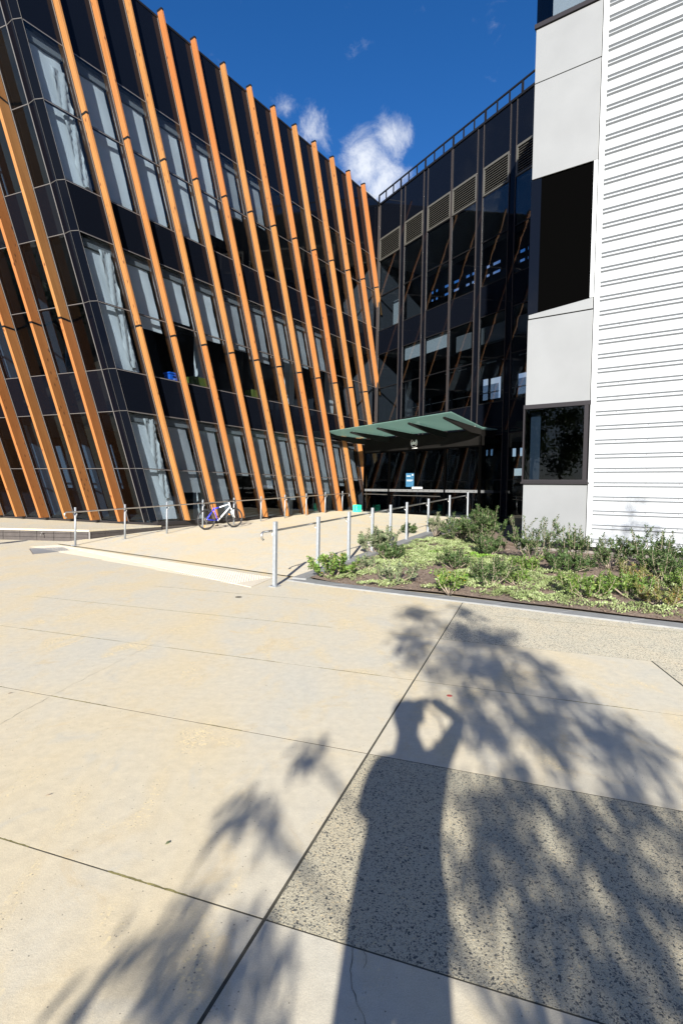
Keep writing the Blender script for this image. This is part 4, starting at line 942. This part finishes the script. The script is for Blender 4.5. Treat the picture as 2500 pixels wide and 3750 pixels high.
for a, b in ((.07, 1.72), (1.80, 5.07), (5.15, 6.82)):
    bd = pbox('safety_band', 'silver', a, b, -.017, -.012, 1.655, 1.765); mb = MB(); s = a+.15
    while s < b-.1: mb.box(s-.02, s+.02, -.0115, -.0105, 1.69, 1.73, Pf); s += .33
    mb.build('band_dot', M['frame'], bd)
pbox('push_bar', 'stain', .1, 1.7, .03, .05, 1.50, 1.525); pbox('push_bar', 'stain', 2.1, 4.9, .005, .025, 1.47, 1.49)
ps = pbox('poster', 'poster', 2.86, 3.35, -.012, -.008, 1.88, 2.50); pbox('poster_band', 'paper', 2.90, 3.15, -.0078, -.007, 2.36, 2.38, parent=ps)
pbox('poster_line', 'paper', 2.9, 3.3, -.0078, -.007, 2.18, 2.195, parent=ps); pbox('poster_line', 'paper', 2.9, 3.24, -.0078, -.007, 2.14, 2.152, parent=ps)
mb = MB(); mb.torus(Pf(3.27, -.007, 2.42), (pe[0], pe[1], 0), (0, 0, 1), .028, .01, 14, 5); mb.build('poster_badge', M['paper'], ps)
st_ = pbox('door_sticker', 'paper', 3.24, 3.86, -.012, -.008, 1.795, 1.875)
for a in (3.33, 3.40, 3.47, 3.58, 3.65, 3.72): pbox('sticker_text', 'bluep', a, a+.05, -.0078, -.007, 1.815, 1.855, parent=st_)
# side return wall of the porch
rc = pp + pe*W; sd_ = np.array([.766, .643])
def Sf(a, d, z): return (rc[0]+sd_[0]*a+pe[0]*d, rc[1]+sd_[1]*a+pe[1]*d, z)
SL = 1.55
for nm, m_, a in (('fascia', 'fascia', (.0, SL, -.2, .0, 3.95, 4.2)), ('glass_pane', 'gclear', (.05, SL-.05, -.03, -.018, .64, 3.95)), ('mullion', 'void', (-.0, .05, -.08, .02, .3, 3.95)), ('mullion', 'blk', (SL-.1, SL, -.08, .02, .3, 3.95)), ('safety_band', 'silver', (.08, SL-.1, -.017, -.012, 1.655, 1.765))):
    mb = MB(); mb.box(*a, Sf); mb.build(nm, M[m_], EP)
mb = MB(); mb.box(-.0, SL, -W+.0, -W+.06, .62, 3.57, Sf); mb.build('glass_pane', M['gclear'], EP)
mb = MB(); mb.box(.0, SL, -W, 0, 4.14, 4.2, Sf); mb.build('porch_ceiling', M['fascia'], EP)
mb = MB(); mb.box(.0, 4.5, -W-.2, .1, .3, .615, Sf); mb.build('porch_floor', M['ramp'], EP)
# canopy beams and glass
tips = [(-.98, 4.44), (.81, 4.45), (2.6, 4.50), (4.46, 4.56), (6.32, 4.62)]; roots = [.03, 1.72, 3.42, 5.12, 6.87]
for (ts_, tz2), rs in zip(tips, roots):
    mb = MB(); w = .045
    prof = [(0, 4.21, 3.98), (.35, 4.26, 4.0), (1.2, None, None), (1.65, None, None)]
    def pt(d, z, off):
        f_ = d/1.65; s = rs*(1-f_)+ts_*f_; return Pf(s+off, d, z)
    zt = lambda d: 4.22 + (tz2-.03-4.22)*d/1.65
    secs = [(0, .24), (.45, .27), (1.0, .18), (1.62, .07)]
    vs = []
    for d, hh in secs:
        vs += [pt(d, zt(d)-hh, -w), pt(d, zt(d)-hh, w), pt(d, zt(d), w), pt(d, zt(d), -w)]
    fs = [(3, 2, 1, 0), (12, 13, 14, 15)] + [(4*i+k, 4*i+(k+1) % 4, 4*i+4+(k+1) % 4, 4*i+4+k) for i in range(3) for k in range(4)]
    mb.add(vs, fs); mb.build('canopy_beam', M['fascia'], EP)
    mb = MB(); 
    for d in (.25, .9, 1.5): mb.tube([pt(d, zt(d)-.01, 0), pt(d, zt(d)+.05, 0)], .022, 8)
    mb.build('glass_clamp', M['stain'], EP)
edge = [-1.49] + [t_[0] for t_ in tips[1:-1]] + [6.83]
for k in range(4):
    a0, a1 = edge[k], edge[k+1]; b0, b1 = roots[k]-(.1 if k == 0 else 0), roots[k+1]+(.06 if k == 3 else 0)
    zf = lambda s: 4.485 + (s+1.49)/8.32*.21
    mb = MB(); g = .008
    q_ = [Pf(a0+g, 1.8, zf(a0)), Pf(a1-g, 1.8, zf(a1)), Pf(b1-g, -.05, 4.27), Pf(b0+g, -.05, 4.27)]
    mb.hexa([q_[0], q_[1], q_[2], q_[3]] + [(p[0], p[1], p[2]+.022) for p in q_]); mb.build('canopy_glass', M['canopy'], EP)
def cq(a, d): return Pf(W+.06+a, d, 4.27)
mb = MB(); q_ = [Pf(b1-.9, -.06, 4.268), Pf(b1, -.06, 4.268), (rc[0]+sd_[0]*2.1+pe[0]*.25, rc[1]+sd_[1]*2.1+pe[1]*.25, 4.22), (rc[0]+sd_[0]*2.1-pe[0]*.9, rc[1]+sd_[1]*2.1-pe[1]*.9, 4.22)]
mb.hexa(q_ + [(p[0], p[1], p[2]+.022) for p in q_]); mb.build('canopy_glass', M['canopy'], EP)
# round sign with two letters
sg = MB(); c = Vector(Pf(3.33, .012, 3.86)); ax = (pe[0], pe[1], 0); sg.torus(c, ax, (0, 0, 1), .185, .013, 40, 6)
sign = sg.build('round_sign', M['paper'], EP)
for off in (-.078, .066):
    lt = MB(); cc = Pf(3.33+off-.012, .014, 3.835); lt.torus(cc, ax, (0, 0, 1), .043, .018, 20, 6)
    lt.box(3.33+off+.022, 3.33+off+.058, .004, .024, 3.78, 3.955, Pf); lt.build('sign_letter', M['paper'], sign)
pbox('sign_line', 'paper', 3.2, 3.52, .004, .008, 3.605, 3.635, parent=sign); pbox('sign_line', 'silver', 3.26, 3.42, .004, .006, 3.655, 3.665, parent=sign)

# ================================================================== white tower
TW = empty('tower_block', (TW0[0], TW0[1], .3), 'white tower with ribbed metal cladding and pale grey panels at the right', 'building')
def T(s, d, z): return (TW0[0]+TWd[0]*s+TWn[0]*d, TW0[1]+TWd[1]*s+TWn[1]*d, z)
def tbox(nm, m_, *a, parent=None, bev=0):
    mb = MB(); mb.box(*a, T); o = mb.build(nm, M[m_], parent or TW)
    if bev: bevel(o, bev, 2)
    return o
for (z0, z1) in ((.49, 1.90), (3.84, 5.93), (5.955, 6.20), (9.32, 11.58), (11.6, 12.86)):
    if z0 == 5.955:
        mb = MB(); mb.prism([(.01, 5.955), (1.475, 5.955), (1.475, 6.21), (.01, 6.05)], -.03, 0, T); bevel(mb.build('wall_panel', M['panel'], TW), .006)
    elif z0 == 3.84:
        mb = MB(); mb.prism([(-.0, z0), (1.48, z0), (1.48, z1), (.0, z1)], -.03, 0, T); bevel(mb.build('wall_panel', M['panel'], TW), .006)
    else: tbox('wall_panel', 'panel', 0, 1.48, -.03, 0, z0, z1, bev=.006)
# window with frame, lower
wf = tbox('window_frame', 'frame', -.03, 1.52, -.12, .05, 3.74, 3.84)
tbox('frame_bar', 'frame', -.03, 1.50, -.12, .05, 1.945, 2.0, parent=wf); tbox('frame_sill', 'frame', -.05, 1.53, -.1, .075, 1.90, 1.94, parent=wf)
tbox('frame_bar', 'frame', 1.38, 1.47, -.12, .045, 2.0, 3.74, parent=wf); tbox('frame_bar', 'frame', -.03, .0, -.12, .045, 2.0, 3.74, parent=wf)
tbox('window_pane', 'gdark', .0, 1.38, -.03, -.015, 2.0, 3.74, parent=wf)
tbox('inner_blind', 'ingrey', .05, .30, -.3, -.29, 2.0, 3.7, parent=wf)
wt = tbox('window_frame', 'frame', -.03, 1.50, -.12, .045, 12.87, 12.97); tbox('window_pane', 'glass', 0, 1.46, -.03, -.015, 12.97, 15.4, parent=wt); tbox('inner_blind', 'blindd', .3, 1.4, -.3, -.29, 12.97, 15.3, parent=wt)
# body of the tower behind the panels, with a recess between 6.2 and 9.3
tbox('tower_core', 'void', .35, 12, -6, -.6, .3, 1.95); tbox('tower_core', 'void', .1, 12, -6, -.13, 9.33, 12.9)
tbox('tower_core', 'void', .1, 12, -6, -.13, 3.9, 6.0); tbox('tower_core', 'void', 1.6, 12, -6, -.2, 6.0, 9.33); tbox('tower_core', 'void', .1, 12, -6, -1.4, 1.95, 3.9); tbox('tower_core', 'void', .1, 12, -6, -1.4, 12.9, 17); tbox('tower_roof', 'void', -.1, 12, -6, .05, 17, 17.2)
tbox('side_wall', 'void', .0, .06, -6, -.11, 6.0, 9.33); tbox('side_wall', 'void', .0, .06, -6, -.03, .3, 6.0); tbox('side_wall', 'void', .0, .06, -6, -.03, 9.33, 17)
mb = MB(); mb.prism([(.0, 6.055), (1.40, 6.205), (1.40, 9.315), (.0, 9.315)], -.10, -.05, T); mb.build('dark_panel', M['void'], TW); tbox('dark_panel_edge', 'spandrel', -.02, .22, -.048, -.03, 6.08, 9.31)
tbox('edge_trim', 'white', 1.40, 1.484, -.20, .01, 6.21, 9.31, bev=.004)
tbox('corner_trim', 'white', 1.505, 1.625, -.18, .04, .44, 17, bev=.006); tbox('shadow_gap', 'blk', 1.484, 1.505, -.15, -.02, .45, 17)
# ribbed cladding, one sheet per course
PER = .3262; prof = [(0, 0), (.022, .052), (.030, .057), (.038, .054), (.060, .006), (.064, .0), (.084, .0), (.106, .052), (.114, .057), (.122, .054), (.144, .006)]
zz = .154
while zz < PER-.012: prof += [(zz, .0), (zz+.008, .004), (zz+.016, .0)]; zz += .0228
prof += [(PER, 0)]
X0, X1 = 1.63, 8.6
mbc = MB(); vs = [T(X0, d, z) for z, d in prof] + [T(X1, d, z) for z, d in prof]; n = len(prof)
mbc.add(vs, [(k, n+k, n+k+1, k+1) for k in range(n-1)]); 
cladme = mbc.mesh('cladding_sheet', M['clad'], fix=False)
for k in range(50):
    o = obj('cladding_sheet', cladme, TW); o.location = (0, 0, .527 + k*PER)
    if .527 + k*PER > 16.6: break
scr = MB()
for k in range(50):
    z = .527 + k*PER + .07
    if z > 16.6: break
    for s in (2.05, 2.68, 3.31, 3.94): scr.tube([T(s+.008*(k % 3), .0, z), T(s+.008*(k % 3), .012, z)], .008, 6)
tag(scr.build('cladding_screw', M['alu'], TW), kind='stuff')
tbox('cladding_backing', 'blk', 1.6, 8.6, -.05, -.004, .5, 17); tbox('flashing', 'white', 1.505, 8.6, -.05, .045, .44, .527, bev=.004); tbox('base_gap', 'blk', .0, 8.6, -.2, -.03, .36, .485)
blocks(T(-.06, -.10, 0)[:2], T(8.6, -.10, 0)[:2], lambda x, y: -.05, .36, TW, .5, (.10, .16, .16), m_='plinth2', outn=TWn)
tbox('plinth_core', 'mortar', -.02, 8.6, -.4, -.12, -.05, .36)
tbox('plinth_end_trim', 'alu', -.10, -.06, -.3, -.06, .0, .42)

# ================================================================== crate
CR = empty('plastic_crate', (.75, 26.2, .62), 'bright green plastic crate standing between the last timber fin and the glass porch', 'crate')
cx, cy = .76, 26.35; ca = math.radians(-35)
def K(x, y, z): return (cx+x*math.cos(ca)-y*math.sin(ca), cy+x*math.sin(ca)+y*math.cos(ca), .635+z)
mb = MB(); mb.box(-.17, .17, -.12, .12, 0, .02, K)
for z0, z1 in ((.02, .05), (.13, .16), (.30, .34)):
    for a in ((-.17, .17, -.12, -.105), (-.17, .17, .105, .12), (-.17, -.155, -.105, .105), (.155, .17, -.105, .105)): mb.box(*a, z0, z1, K)
for x in (-.17, -.09, -.01, .07, .14): mb.box(x, x+.03, -.118, -.107, .02, .30, K); mb.box(x, x+.03, .107, .118, .02, .30, K)
for y in (-.10, -.02, .06): mb.box(-.168, -.157, y, y+.04, .02, .30, K); mb.box(.157, .168, y, y+.04, .02, .30, K)
mb.build('crate_body', M['green'], CR)
mb = MB()
for x in (-.17, .155):
    for y in (-.12, .105): mb.box(x, x+.016, y, y+.016, .0, .335, K)
mb.build('corner_post', M['green'], CR)

# ================================================================== bicycle
bxr, byr = -4.60, 18.45; bxf, byf = -3.80, 19.23
bz = (rampz(bxr, byr)+.012, rampz(bxf, byf)+.012); WB = math.dist((bxr, byr), (bxf, byf))
bd = np.array([bxf-bxr, byf-byr])/WB; bl = np.array([-bd[1], bd[0]]); R_ = .355; leanb = .09
def B(x, h, y=0.0):  # x along from rear axle, h height, y sideways
    g = bz[0]+(bz[1]-bz[0])*x/WB
    return (bxr+bd[0]*x+bl[0]*(y+h*leanb), byr+bd[1]*x+bl[1]*(y+h*leanb), g+h)
BK = empty('bicycle', (bxr, byr, bz[0]), 'blue and white bicycle leaning on the handrail in front of the timber fins', 'bicycle')
def BV(x, h, y=0): return Vector(B(x, h, y))
ex = (BV(1, 0)-BV(0, 0)).normalized(); ey = (BV(0, 1)-BV(0, 0)).normalized()
for xc in (0, WB):
    mb = MB(); mb.torus(B(xc, R_), ex, ey, R_-.018, .018, 44, 8); wh = mb.build('tyre', M['tyre'], BK)
    mb = MB(); mb.torus(B(xc, R_), ex, ey, R_-.048, .012, 40, 6); mb.build('rim', M['rim'], wh)
    mb = MB(); 
    for k in range(20):
        a = 2*math.pi*k/20; mb.tube([Vector(B(xc, R_))+ex*.02*math.cos(a+.9)+ey*.02*math.sin(a+.9), Vector(B(xc, R_))+ex*(R_-.05)*math.cos(a)+ey*(R_-.05)*math.sin(a)], .0013, 3)
    mb.build('spoke', M['alu'], wh)
    mb = MB(); mb.tube([B(xc, R_, -.05), B(xc, R_, .05)], .022, 10); mb.build('hub', M['alu'], wh)
    mb = MB(); c = Vector(B(xc, R_)); a = -1.9 if xc == 0 else 2.6; p = c+ex*.2*math.cos(a)+ey*.2*math.sin(a); p2 = c+ex*.27*math.cos(a)+ey*.27*math.sin(a); mb.tube([p, p2], .018, 6); mb.build('reflector', M['refl'], wh)
bb = (.44, .285); st1 = (.27, .80); hd = (.93, .86); hd0 = (.965, .74)
sp_ = (.30, .72)
def tb(nm, m_, pts, r, n=8, parent=None): mb = MB(); mb.tube([B(*p) for p in pts], r, n); return mb.build(nm, M[m_], parent or BK)
fr1 = tb('down_tube', 'bwhite', [bb, hd0], .027)
tb('top_tube', 'bwhite', [(.52, .748), (.93, .84)], .022); tb('top_tube', 'bblue', [(.30, .70), (.52, .748)], .022)
tb('seat_tube', 'bblue', [bb, (.285, .75)], .019); tb('head_tube', 'bwhite', [(.915, .90), (.972, .72)], .026)
for s in (-.04, .04):
    tb('chain_stay', 'bblue', [(0, R_, s), (.38, .30, s*.7)], .011, 6); tb('seat_stay', 'bblue', [(0, R_, s), (.295, .70, s*.5)], .010, 6)
    tb('fork_blade', 'bwhite', [(.975, .70, s*.6), (1.01, .62, s*1.2), (WB-.01, R_, s*1.3)], [.017, .019, .012], 8)
tb('seat_post', 'blk', [(.285, .75), (.255, .865)], .014)
mb = MB(); mb.add([B(.10, .90, -.075), B(.10, .90, .075), B(.24, .905, .05), B(.40, .91, .018), B(.40, .91, -.018), B(.24, .905, -.05), B(.11, .865, -.05), B(.11, .865, .05), B(.24, .87, .03), B(.39, .89, .012), B(.39, .89, -.012), B(.24, .87, -.03)],
    [(0, 1, 2, 5), (5, 2, 3, 4), (7, 6, 11, 8), (8, 11, 10, 9), (0, 6, 7, 1), (1, 7, 8, 2), (2, 8, 9, 3), (3, 9, 10, 4), (4, 10, 11, 5), (5, 11, 6, 0)]); bevel(mb.build('saddle', M['blk'], BK), .01)
tb('stem', 'blk', [(.913, .90), (.905, .945), (.985, .985)], .014)
hb = tb('handlebar', 'blk', [(.97, .98, -.29), (.985, .985, -.1), (.985, .985, .1), (.97, .98, .29)], .013)
for s in (-1, 1):
    tb('grip', 'tyre', [(.968, .98, s*.19), (.962, .98, s*.31)], .018, 8, hb); tb('brake_lever', 'blk', [(1.0, .985, s*.17), (1.03, .955, s*.2), (1.01, .94, s*.28)], .006, 5, hb)
tb('cable', 'blk', [(.99, .99, .05), (1.07, .98, .03), (1.09, .86, .0), (1.02, .78, 0)], .004, 5); tb('cable', 'blk', [(.99, .99, -.05), (1.05, .93, -.03), (1.02, .80, .0), (.9, .80, .0)], .004, 5)
mb = MB(); mb.torus(B(*bb, .05), ex, ey, .085, .009, 28, 5); mb.torus(B(*bb, .05), ex, ey, .05, .014, 20, 5); ck = mb.build('chainring', M['blk'], BK)
tb('crank', 'blk', [(bb[0], bb[1], .07), (bb[0]+.03, bb[1]-.165, .07)], .010, 6, ck); tb('crank', 'blk', [(bb[0], bb[1], -.07), (bb[0]-.03, bb[1]+.165, -.07)], .010, 6, ck)
mb = MB(); mb.box(-.045, .045, -.012, .012, -.04, .05, lambda a, c_, b: B(bb[0]+.03+a, bb[1]-.17+c_, .11+b)); mb.build('pedal', M['blk'], BK)
mb = MB(); mb.box(-.045, .045, -.012, .012, -.05, .04, lambda a, c_, b: B(bb[0]-.03+a, bb[1]+.17+c_, -.11+b)); mb.build('pedal', M['blk'], BK)
tb('chain', 'alu', [(0, R_+.04, .05), (bb[0], bb[1]+.085, .05)], .005, 4); tb('chain', 'alu', [(0, R_-.05, .05), (bb[0], bb[1]-.085, .05)], .005, 4)
mb = MB(); mb.torus(B(0, R_, .045), ex, ey, .045, .018, 20, 5); mb.build('cassette', M['alu'], BK)
tb('derailleur', 'alu', [(0, R_-.05, .05), (.03, R_-.11, .05), (.01, R_-.18, .05)], .012, 5)
tb('brake_caliper', 'blk', [(.17, .66, -.03), (.19, .70, 0), (.17, .66, .03)], .008, 5)

# ================================================================== behind the camera: trees, bollard, photographer
def tree(x, y, lobes, trunk_h, label, r0=.05, dens=900, leaf=.11, lw=.24, group=None, blobs=None, mat_='treeleaf', droop=.6, base_z=0):
    t = empty('tree', (x, y, base_z), label, 'tree', group); mb = MB(); top = Vector((x+.04, y, trunk_h))
    mb.tube([(x, y, base_z-.05), (x+.01, y+.01, trunk_h*.4), (x+.03, y-.01, trunk_h*.75), top], [r0, r0*.85, r0*.7, r0*.6], 10); Ls = []
    for (lx, ly, lz, lr) in lobes:
        c = Vector((x+lx, y+ly, lz)); h0 = min(trunk_h, max(trunk_h*.45, lz-.8*math.hypot(lx, ly)-.3)); s = Vector((x+.03, y, h0))
        m1 = s.lerp(c, .5)+Vector((random.gauss(0, .05), random.gauss(0, .05), lr*.25)); mb.tube([s, m1, c], [r0*.45, r0*.3, r0*.12], 7)
        for q_ in range(7):
            e_ = c+Vector(randdir(1)[0])*lr*.85; mb.tube([m1.lerp(c, .6), c.lerp(e_, .5)+Vector((0, 0, lr*.08)), e_], [r0*.14, r0*.09, r0*.04], 4)
        n_ = int(dens*lr**2); nc = max(5, int(14*lr**1.0+4)); cl_ = [np.array(c)+randdir(1)[0]*lr*random.uniform(.3, 1)*np.array([1, 1, .8]) for _ in range(nc)]
        for i in range(n_):
            cc = cl_[i % nc]; Ls.append(cc + rng.normal(size=3)*lr*.20)
    mb.build('trunk', M['bark'], t)
    C = np.array(Ls); n_ = len(C); D_ = randdir(n_, -droop, .7); U = np.cross(D_, randdir(n_)); U /= np.linalg.norm(U, axis=1, keepdims=True); ln = rng.uniform(.6, 1.3, n_)*leaf
    quads('crown', leaf_quads(C, D_, U, ln, ln*lw), M[mat_], t); return t
tree(.52, -2.3, [(-.35, .05, 3.6, .45), (-.78, .1, 3.85, .34), (-.95, 0, 3.35, .36), (.05, -.1, 3.5, .34), (-.1, .1, 3.1, .42), (-.55, -.1, 3.05, .38), (.28, .1, 2.95, .32), (.2, 0, 2.6, .38), (.48, .1, 2.45, .28), (-.1, -.1, 2.6, .34), (-.2, 0, 3.9, .25),
    (.58, .1, 2.15, .22), (.28, -.1, 2.1, .28), (.0, .15, 1.8, .28), (.3, .1, 1.72, .26), (-.25, .1, 1.62, .26), (-.2, -.1, 2.15, .28), (.15, 0, 1.45, .25), (.45, .05, 1.4, .2), (-.45, .1, 2.45, .27), (-.5, -.1, 2.1, .2), (-.45, .05, 1.78, .24), (-.42, -.1, 1.98, .2), (-.5, .1, 1.5, .18), (-.1, 0, 1.5, .2), (-1.52, 0, 2.3, .13), (-1.6, .1, 1.95, .16), (-1.7, 0, 1.65, .22), (-1.4, .1, 1.5, .26), (-1.1, -.1, 1.45, .2), (-.8, .1, 1.72, .13)], 2.5,
    'young slender tree behind the photographer that dapples the paving with shade', .032, 3100, .10, .27, droop=.9)
tree(4.95, 2.0, [(.0, 0, 5.0, .42), (-.35, .1, 4.75, .25), (.4, 0, 4.8, .3), (.1, 0, 5.5, .3)], 4.2, 'thin tree right of the frame whose top shades the ribbed cladding', .035, 800, .10, .26)
for k, (x, y, h, r) in enumerate([(-17, -14, 9, 2.6), (-24, -9, 10, 3.0), (-12, -22, 10, 2.8), (-31, -18, 11, 3.2), (-30, 1, 9, 2.8), (-36, 9, 10, 3.0), (-21, -24, 11, 3), (-6, -30, 10, 3), (-40, -4, 12, 3.4), (6, -32, 10, 3), (16, -26, 10, 3)]):
    lob = [(random.uniform(-1, 1)*r*.7, random.uniform(-1, 1)*r*.7, h*random.uniform(.38, .9), r*random.uniform(.38, .6)) for _ in range(9)]
    pos = ['tree beyond the left side of the plaza nearest the ledge', 'broad tree far left behind the camera', 'tall tree behind the camera to the left', 'large tree at the far left rear', 'tree in the far left middle distance', 'tree beyond the left end of the timber building', 'thick tree in the rear left row', 'tree straight behind the camera slightly left', 'tallest tree at the extreme left', 'tree straight behind the camera slightly right', 'tree at the rear right'][k]
    tree(x, y, lob, h*.6, pos+', reflected in the glass', .16, 170, .34, .5, 'trees behind the camera', mat_='treeleaf', droop=.3)
bo = empty('bollard', (-9.9, 13.6, 0), 'round topped dark bollard left of the frame casting a shadow on the ledge', 'bollard')
mb = MB(); mb.tube([(-9.9, 13.6, 0), (-9.9, 13.6, .75)], .06, 14); mb.build('shaft', M['blk'], bo)
mb = MB(); mb.tube([(-9.9, 13.6, .72), (-9.9, 13.6, .95), (-9.9, 13.6, 1.03), (-9.9, 13.6, 1.08)], [.15, .15, .12, .04], 16); mb.build('head', M['blk'], bo)

# photographer
PH = empty('person', (-.09, -.24, 0), 'person in grey shirt and jeans raising both hands to a camera', 'person')
J = {'pel': (-.10, -.26, .95, .20, .13), 'bel': (-.09, -.27, 1.10, .185, .125), 'che': (-.09, -.27, 1.30, .215, .13), 'nk0': (-.08, -.25, 1.47, .075, .065), 'nk': (-.082, -.225, 1.56, .062, .06), 'hd': (-.095, -.20, 1.67, .128, .125), 'ht': (-.095, -.20, 1.80, .118, .115),
     'sl': (-.26, -.27, 1.41, .065, .06), 'el': (-.29, -.17, 1.16, .045, .045), 'wl': (-.10, -.10, 1.40, .032, .032), 'sr': (.11, -.26, 1.42, .075, .07), 'er': (.31, -.13, 1.62, .06, .055), 'wr': (.10, -.085, 1.76, .042, .04),
     'hpl': (-.19, -.26, .86, .12, .11), 'knl': (-.18, -.24, .48, .095, .085), 'anl': (-.19, -.26, .10, .06, .055), 'tol': (-.21, -.10, .045, .045, .03), 'hpr': (0.01, -.26, .86, .12, .11), 'knr': (.02, -.22, .48, .095, .085), 'anr': (.04, -.24, .10, .06, .055), 'tor': (.09, -.085, .045, .045, .03)}
ed = [('pel', 'bel'), ('bel', 'che'), ('che', 'nk0'), ('nk0', 'nk'), ('nk', 'hd'), ('hd', 'ht'), ('che', 'sl'), ('sl', 'el'), ('el', 'wl'), ('che', 'sr'), ('sr', 'er'), ('er', 'wr'), ('pel', 'hpl'), ('hpl', 'knl'), ('knl', 'anl'), ('anl', 'tol'), ('pel', 'hpr'), ('hpr', 'knr'), ('knr', 'anr'), ('anr', 'tor')]
def skin(name, J, ed, root, mats, parent, sub=2):
    ks = list(J); me = bpy.data.meshes.new(name); me.from_pydata([J[k][:3] for k in ks], [(ks.index(a), ks.index(b)) for a, b in ed], [])
    o = obj(name, me, parent); 
    m = o.modifiers.new('skin', 'SKIN'); 
    if not me.skin_vertices: me.attributes.new('skin_vertices', 'FLOAT', 'POINT') if False else None
    for k, sv in zip(ks, me.skin_vertices[0].data): sv.radius = (J[k][3], J[k][4]); sv.use_root = (k == root)
    m.use_smooth_shade = True; s = o.modifiers.new('sub', 'SUBSURF'); s.levels = s.render_levels = sub
    for mt in mats: me.materials.append(mt)
    return o
def skinmesh(J, ed, root, sub=2):
    ks = list(J); me = bpy.data.meshes.new('tmp'); me.from_pydata([J[k][:3] for k in ks], [(ks.index(a), ks.index(b)) for a, b in ed], [])
    o = bpy.data.objects.new('tmp', me); COL.objects.link(o)
    o.modifiers.new('skin', 'SKIN').use_smooth_shade = True
    if len(me.skin_vertices) == 0:
        bpy.context.view_layer.objects.active = o; o.select_set(True)
        bpy.ops.object.modifier_remove(modifier='skin'); bpy.ops.object.modifier_add(type='SKIN')
    for k, sv in zip(ks, me.skin_vertices[0].data): sv.radius = (J[k][3], J[k][4]); sv.use_root = (k == root)
    s = o.modifiers.new('sub', 'SUBSURF'); s.levels = s.render_levels = sub
    dg = bpy.context.evaluated_depsgraph_get(); r = bpy.data.meshes.new_from_object(o.evaluated_get(dg)); bpy.data.objects.remove(o); return r
bm_ = skinmesh(J, ed, 'pel'); bm_.name = 'body'
bm_.materials.clear()
for mt in ('cloth', 'jeans', 'skin', 'hair', 'blk'): bm_.materials.append(M[mt])
for p in bm_.polygons:
    x, y, z = p.center; arm = abs(x+.085) > .25 or (y > -.16 and z > 1.1)
    if z > 1.52 and not (x > .03 and z < 1.8): i = 3 if (z > 1.72 or y < -.23) else 2
    elif z < .08: i = 4
    elif z < .98: i = 1
    elif y > -.135 and z > 1.25: i = 2
    else: i = 0
    p.material_index = i; p.use_smooth = True
body = obj('body', bm_, PH)
# facial features and ears, hands
mb = MB(); mb.tube([(-.085, -.108, 1.675), (-.085, -.088, 1.652), (-.085, -.112, 1.64)], [.008, .014, .008], 8); mb.build('nose', M['skin'], PH)
mb = MB(); mb.tube([(-.11, -.112, 1.618), (-.085, -.106, 1.616), (-.06, -.112, 1.618)], .005, 6); mb.build('mouth', M['skin'], PH)
for s in (-1, 1):
    mb = MB(); mb.tube([(-.085+s*.088, -.20, 1.70), (-.085+s*.10, -.205, 1.675), (-.085+s*.09, -.20, 1.645)], [.008, .016, .008], 8); mb.build('ear', M['skin'], PH)
    mb = MB(); mb.tube([(-.085+s*.032, -.118, 1.685), (-.085+s*.032, -.104, 1.685)], .011, 8); mb.build('eye', M['paper'], PH)
def hand(w, d, up, side, nm):
    w = Vector(w); d = Vector(d).normalized(); up = Vector(up).normalized(); sv = d.cross(up).normalized()*side
    HJ = {'w': (*w, .026, .02), 'p': (*(w+d*.045), .036, .018), 'q': (*(w+d*.085), .034, .014)}; He = [('w', 'p'), ('p', 'q')]
    ln = [.060, .068, .063, .048]
    for f in range(4):
        o_ = sv*(.027-.018*f); a = w+d*.085+o_; b = a+d*ln[f]*.5-up*.004; c = b+(d*.5-up*.85).normalized()*ln[f]*.35; e = c+(d*-.25-up).normalized()*ln[f]*.3
        for nm2, pt_, rr in (('a', a, .0095), ('b', b, .009), ('c', c, .0085), ('e', e, .0075)): HJ[nm2+str(f)] = (*pt_, rr, rr)
        He += [('q', 'a'+str(f)), ('a'+str(f), 'b'+str(f)), ('b'+str(f), 'c'+str(f)), ('c'+str(f), 'e'+str(f))]
    a = w+d*.03+sv*.03; b = a+(sv+d*.7).normalized()*.035; c = b+(d+sv*.2-up*.5).normalized()*.03
    for nm2, pt_, rr in (('ta', a, .013), ('tb', b, .011), ('tc', c, .009)): HJ[nm2] = (*pt_, rr, rr)
    He += [('p', 'ta'), ('ta', 'tb'), ('tb', 'tc')]
    r = skinmesh(HJ, He, 'w', 1); r.materials.clear(); r.materials.append(M['skin']); r.name = 'hand'
    for p in r.polygons: p.use_smooth = True
    return obj('hand', r, PH)
hand((-.10, -.10, 1.40), (.7, .05, 1), (0, -1, .2), 1, 'l'); hand((.10, -.085, 1.76), (-1, -.1, -.25), (0, -.4, 1), -1, 'r')
cm = empty('camera_body', (0, -.06, 1.65), 'black camera held upright in front of the face of the photographer', 'camera')
mb = MB(); mb.box(-.05, .05, -.115, -.05, 1.58, 1.73); bevel(mb.build('camera_shell', M['blk'], cm), .01)
mb = MB(); mb.tube([(0, -.06, 1.65), (0, -.012, 1.65)], .034, 20); mb.build('lens_barrel', M['blk'], cm)
mb = MB(); mb.tube([(.04, -.10, 1.72), (.16, -.12, 1.62), (.17, -.16, 1.50), (.09, -.2, 1.50)], .009, 6); mb.build('neck_strap', M['blk'], cm)
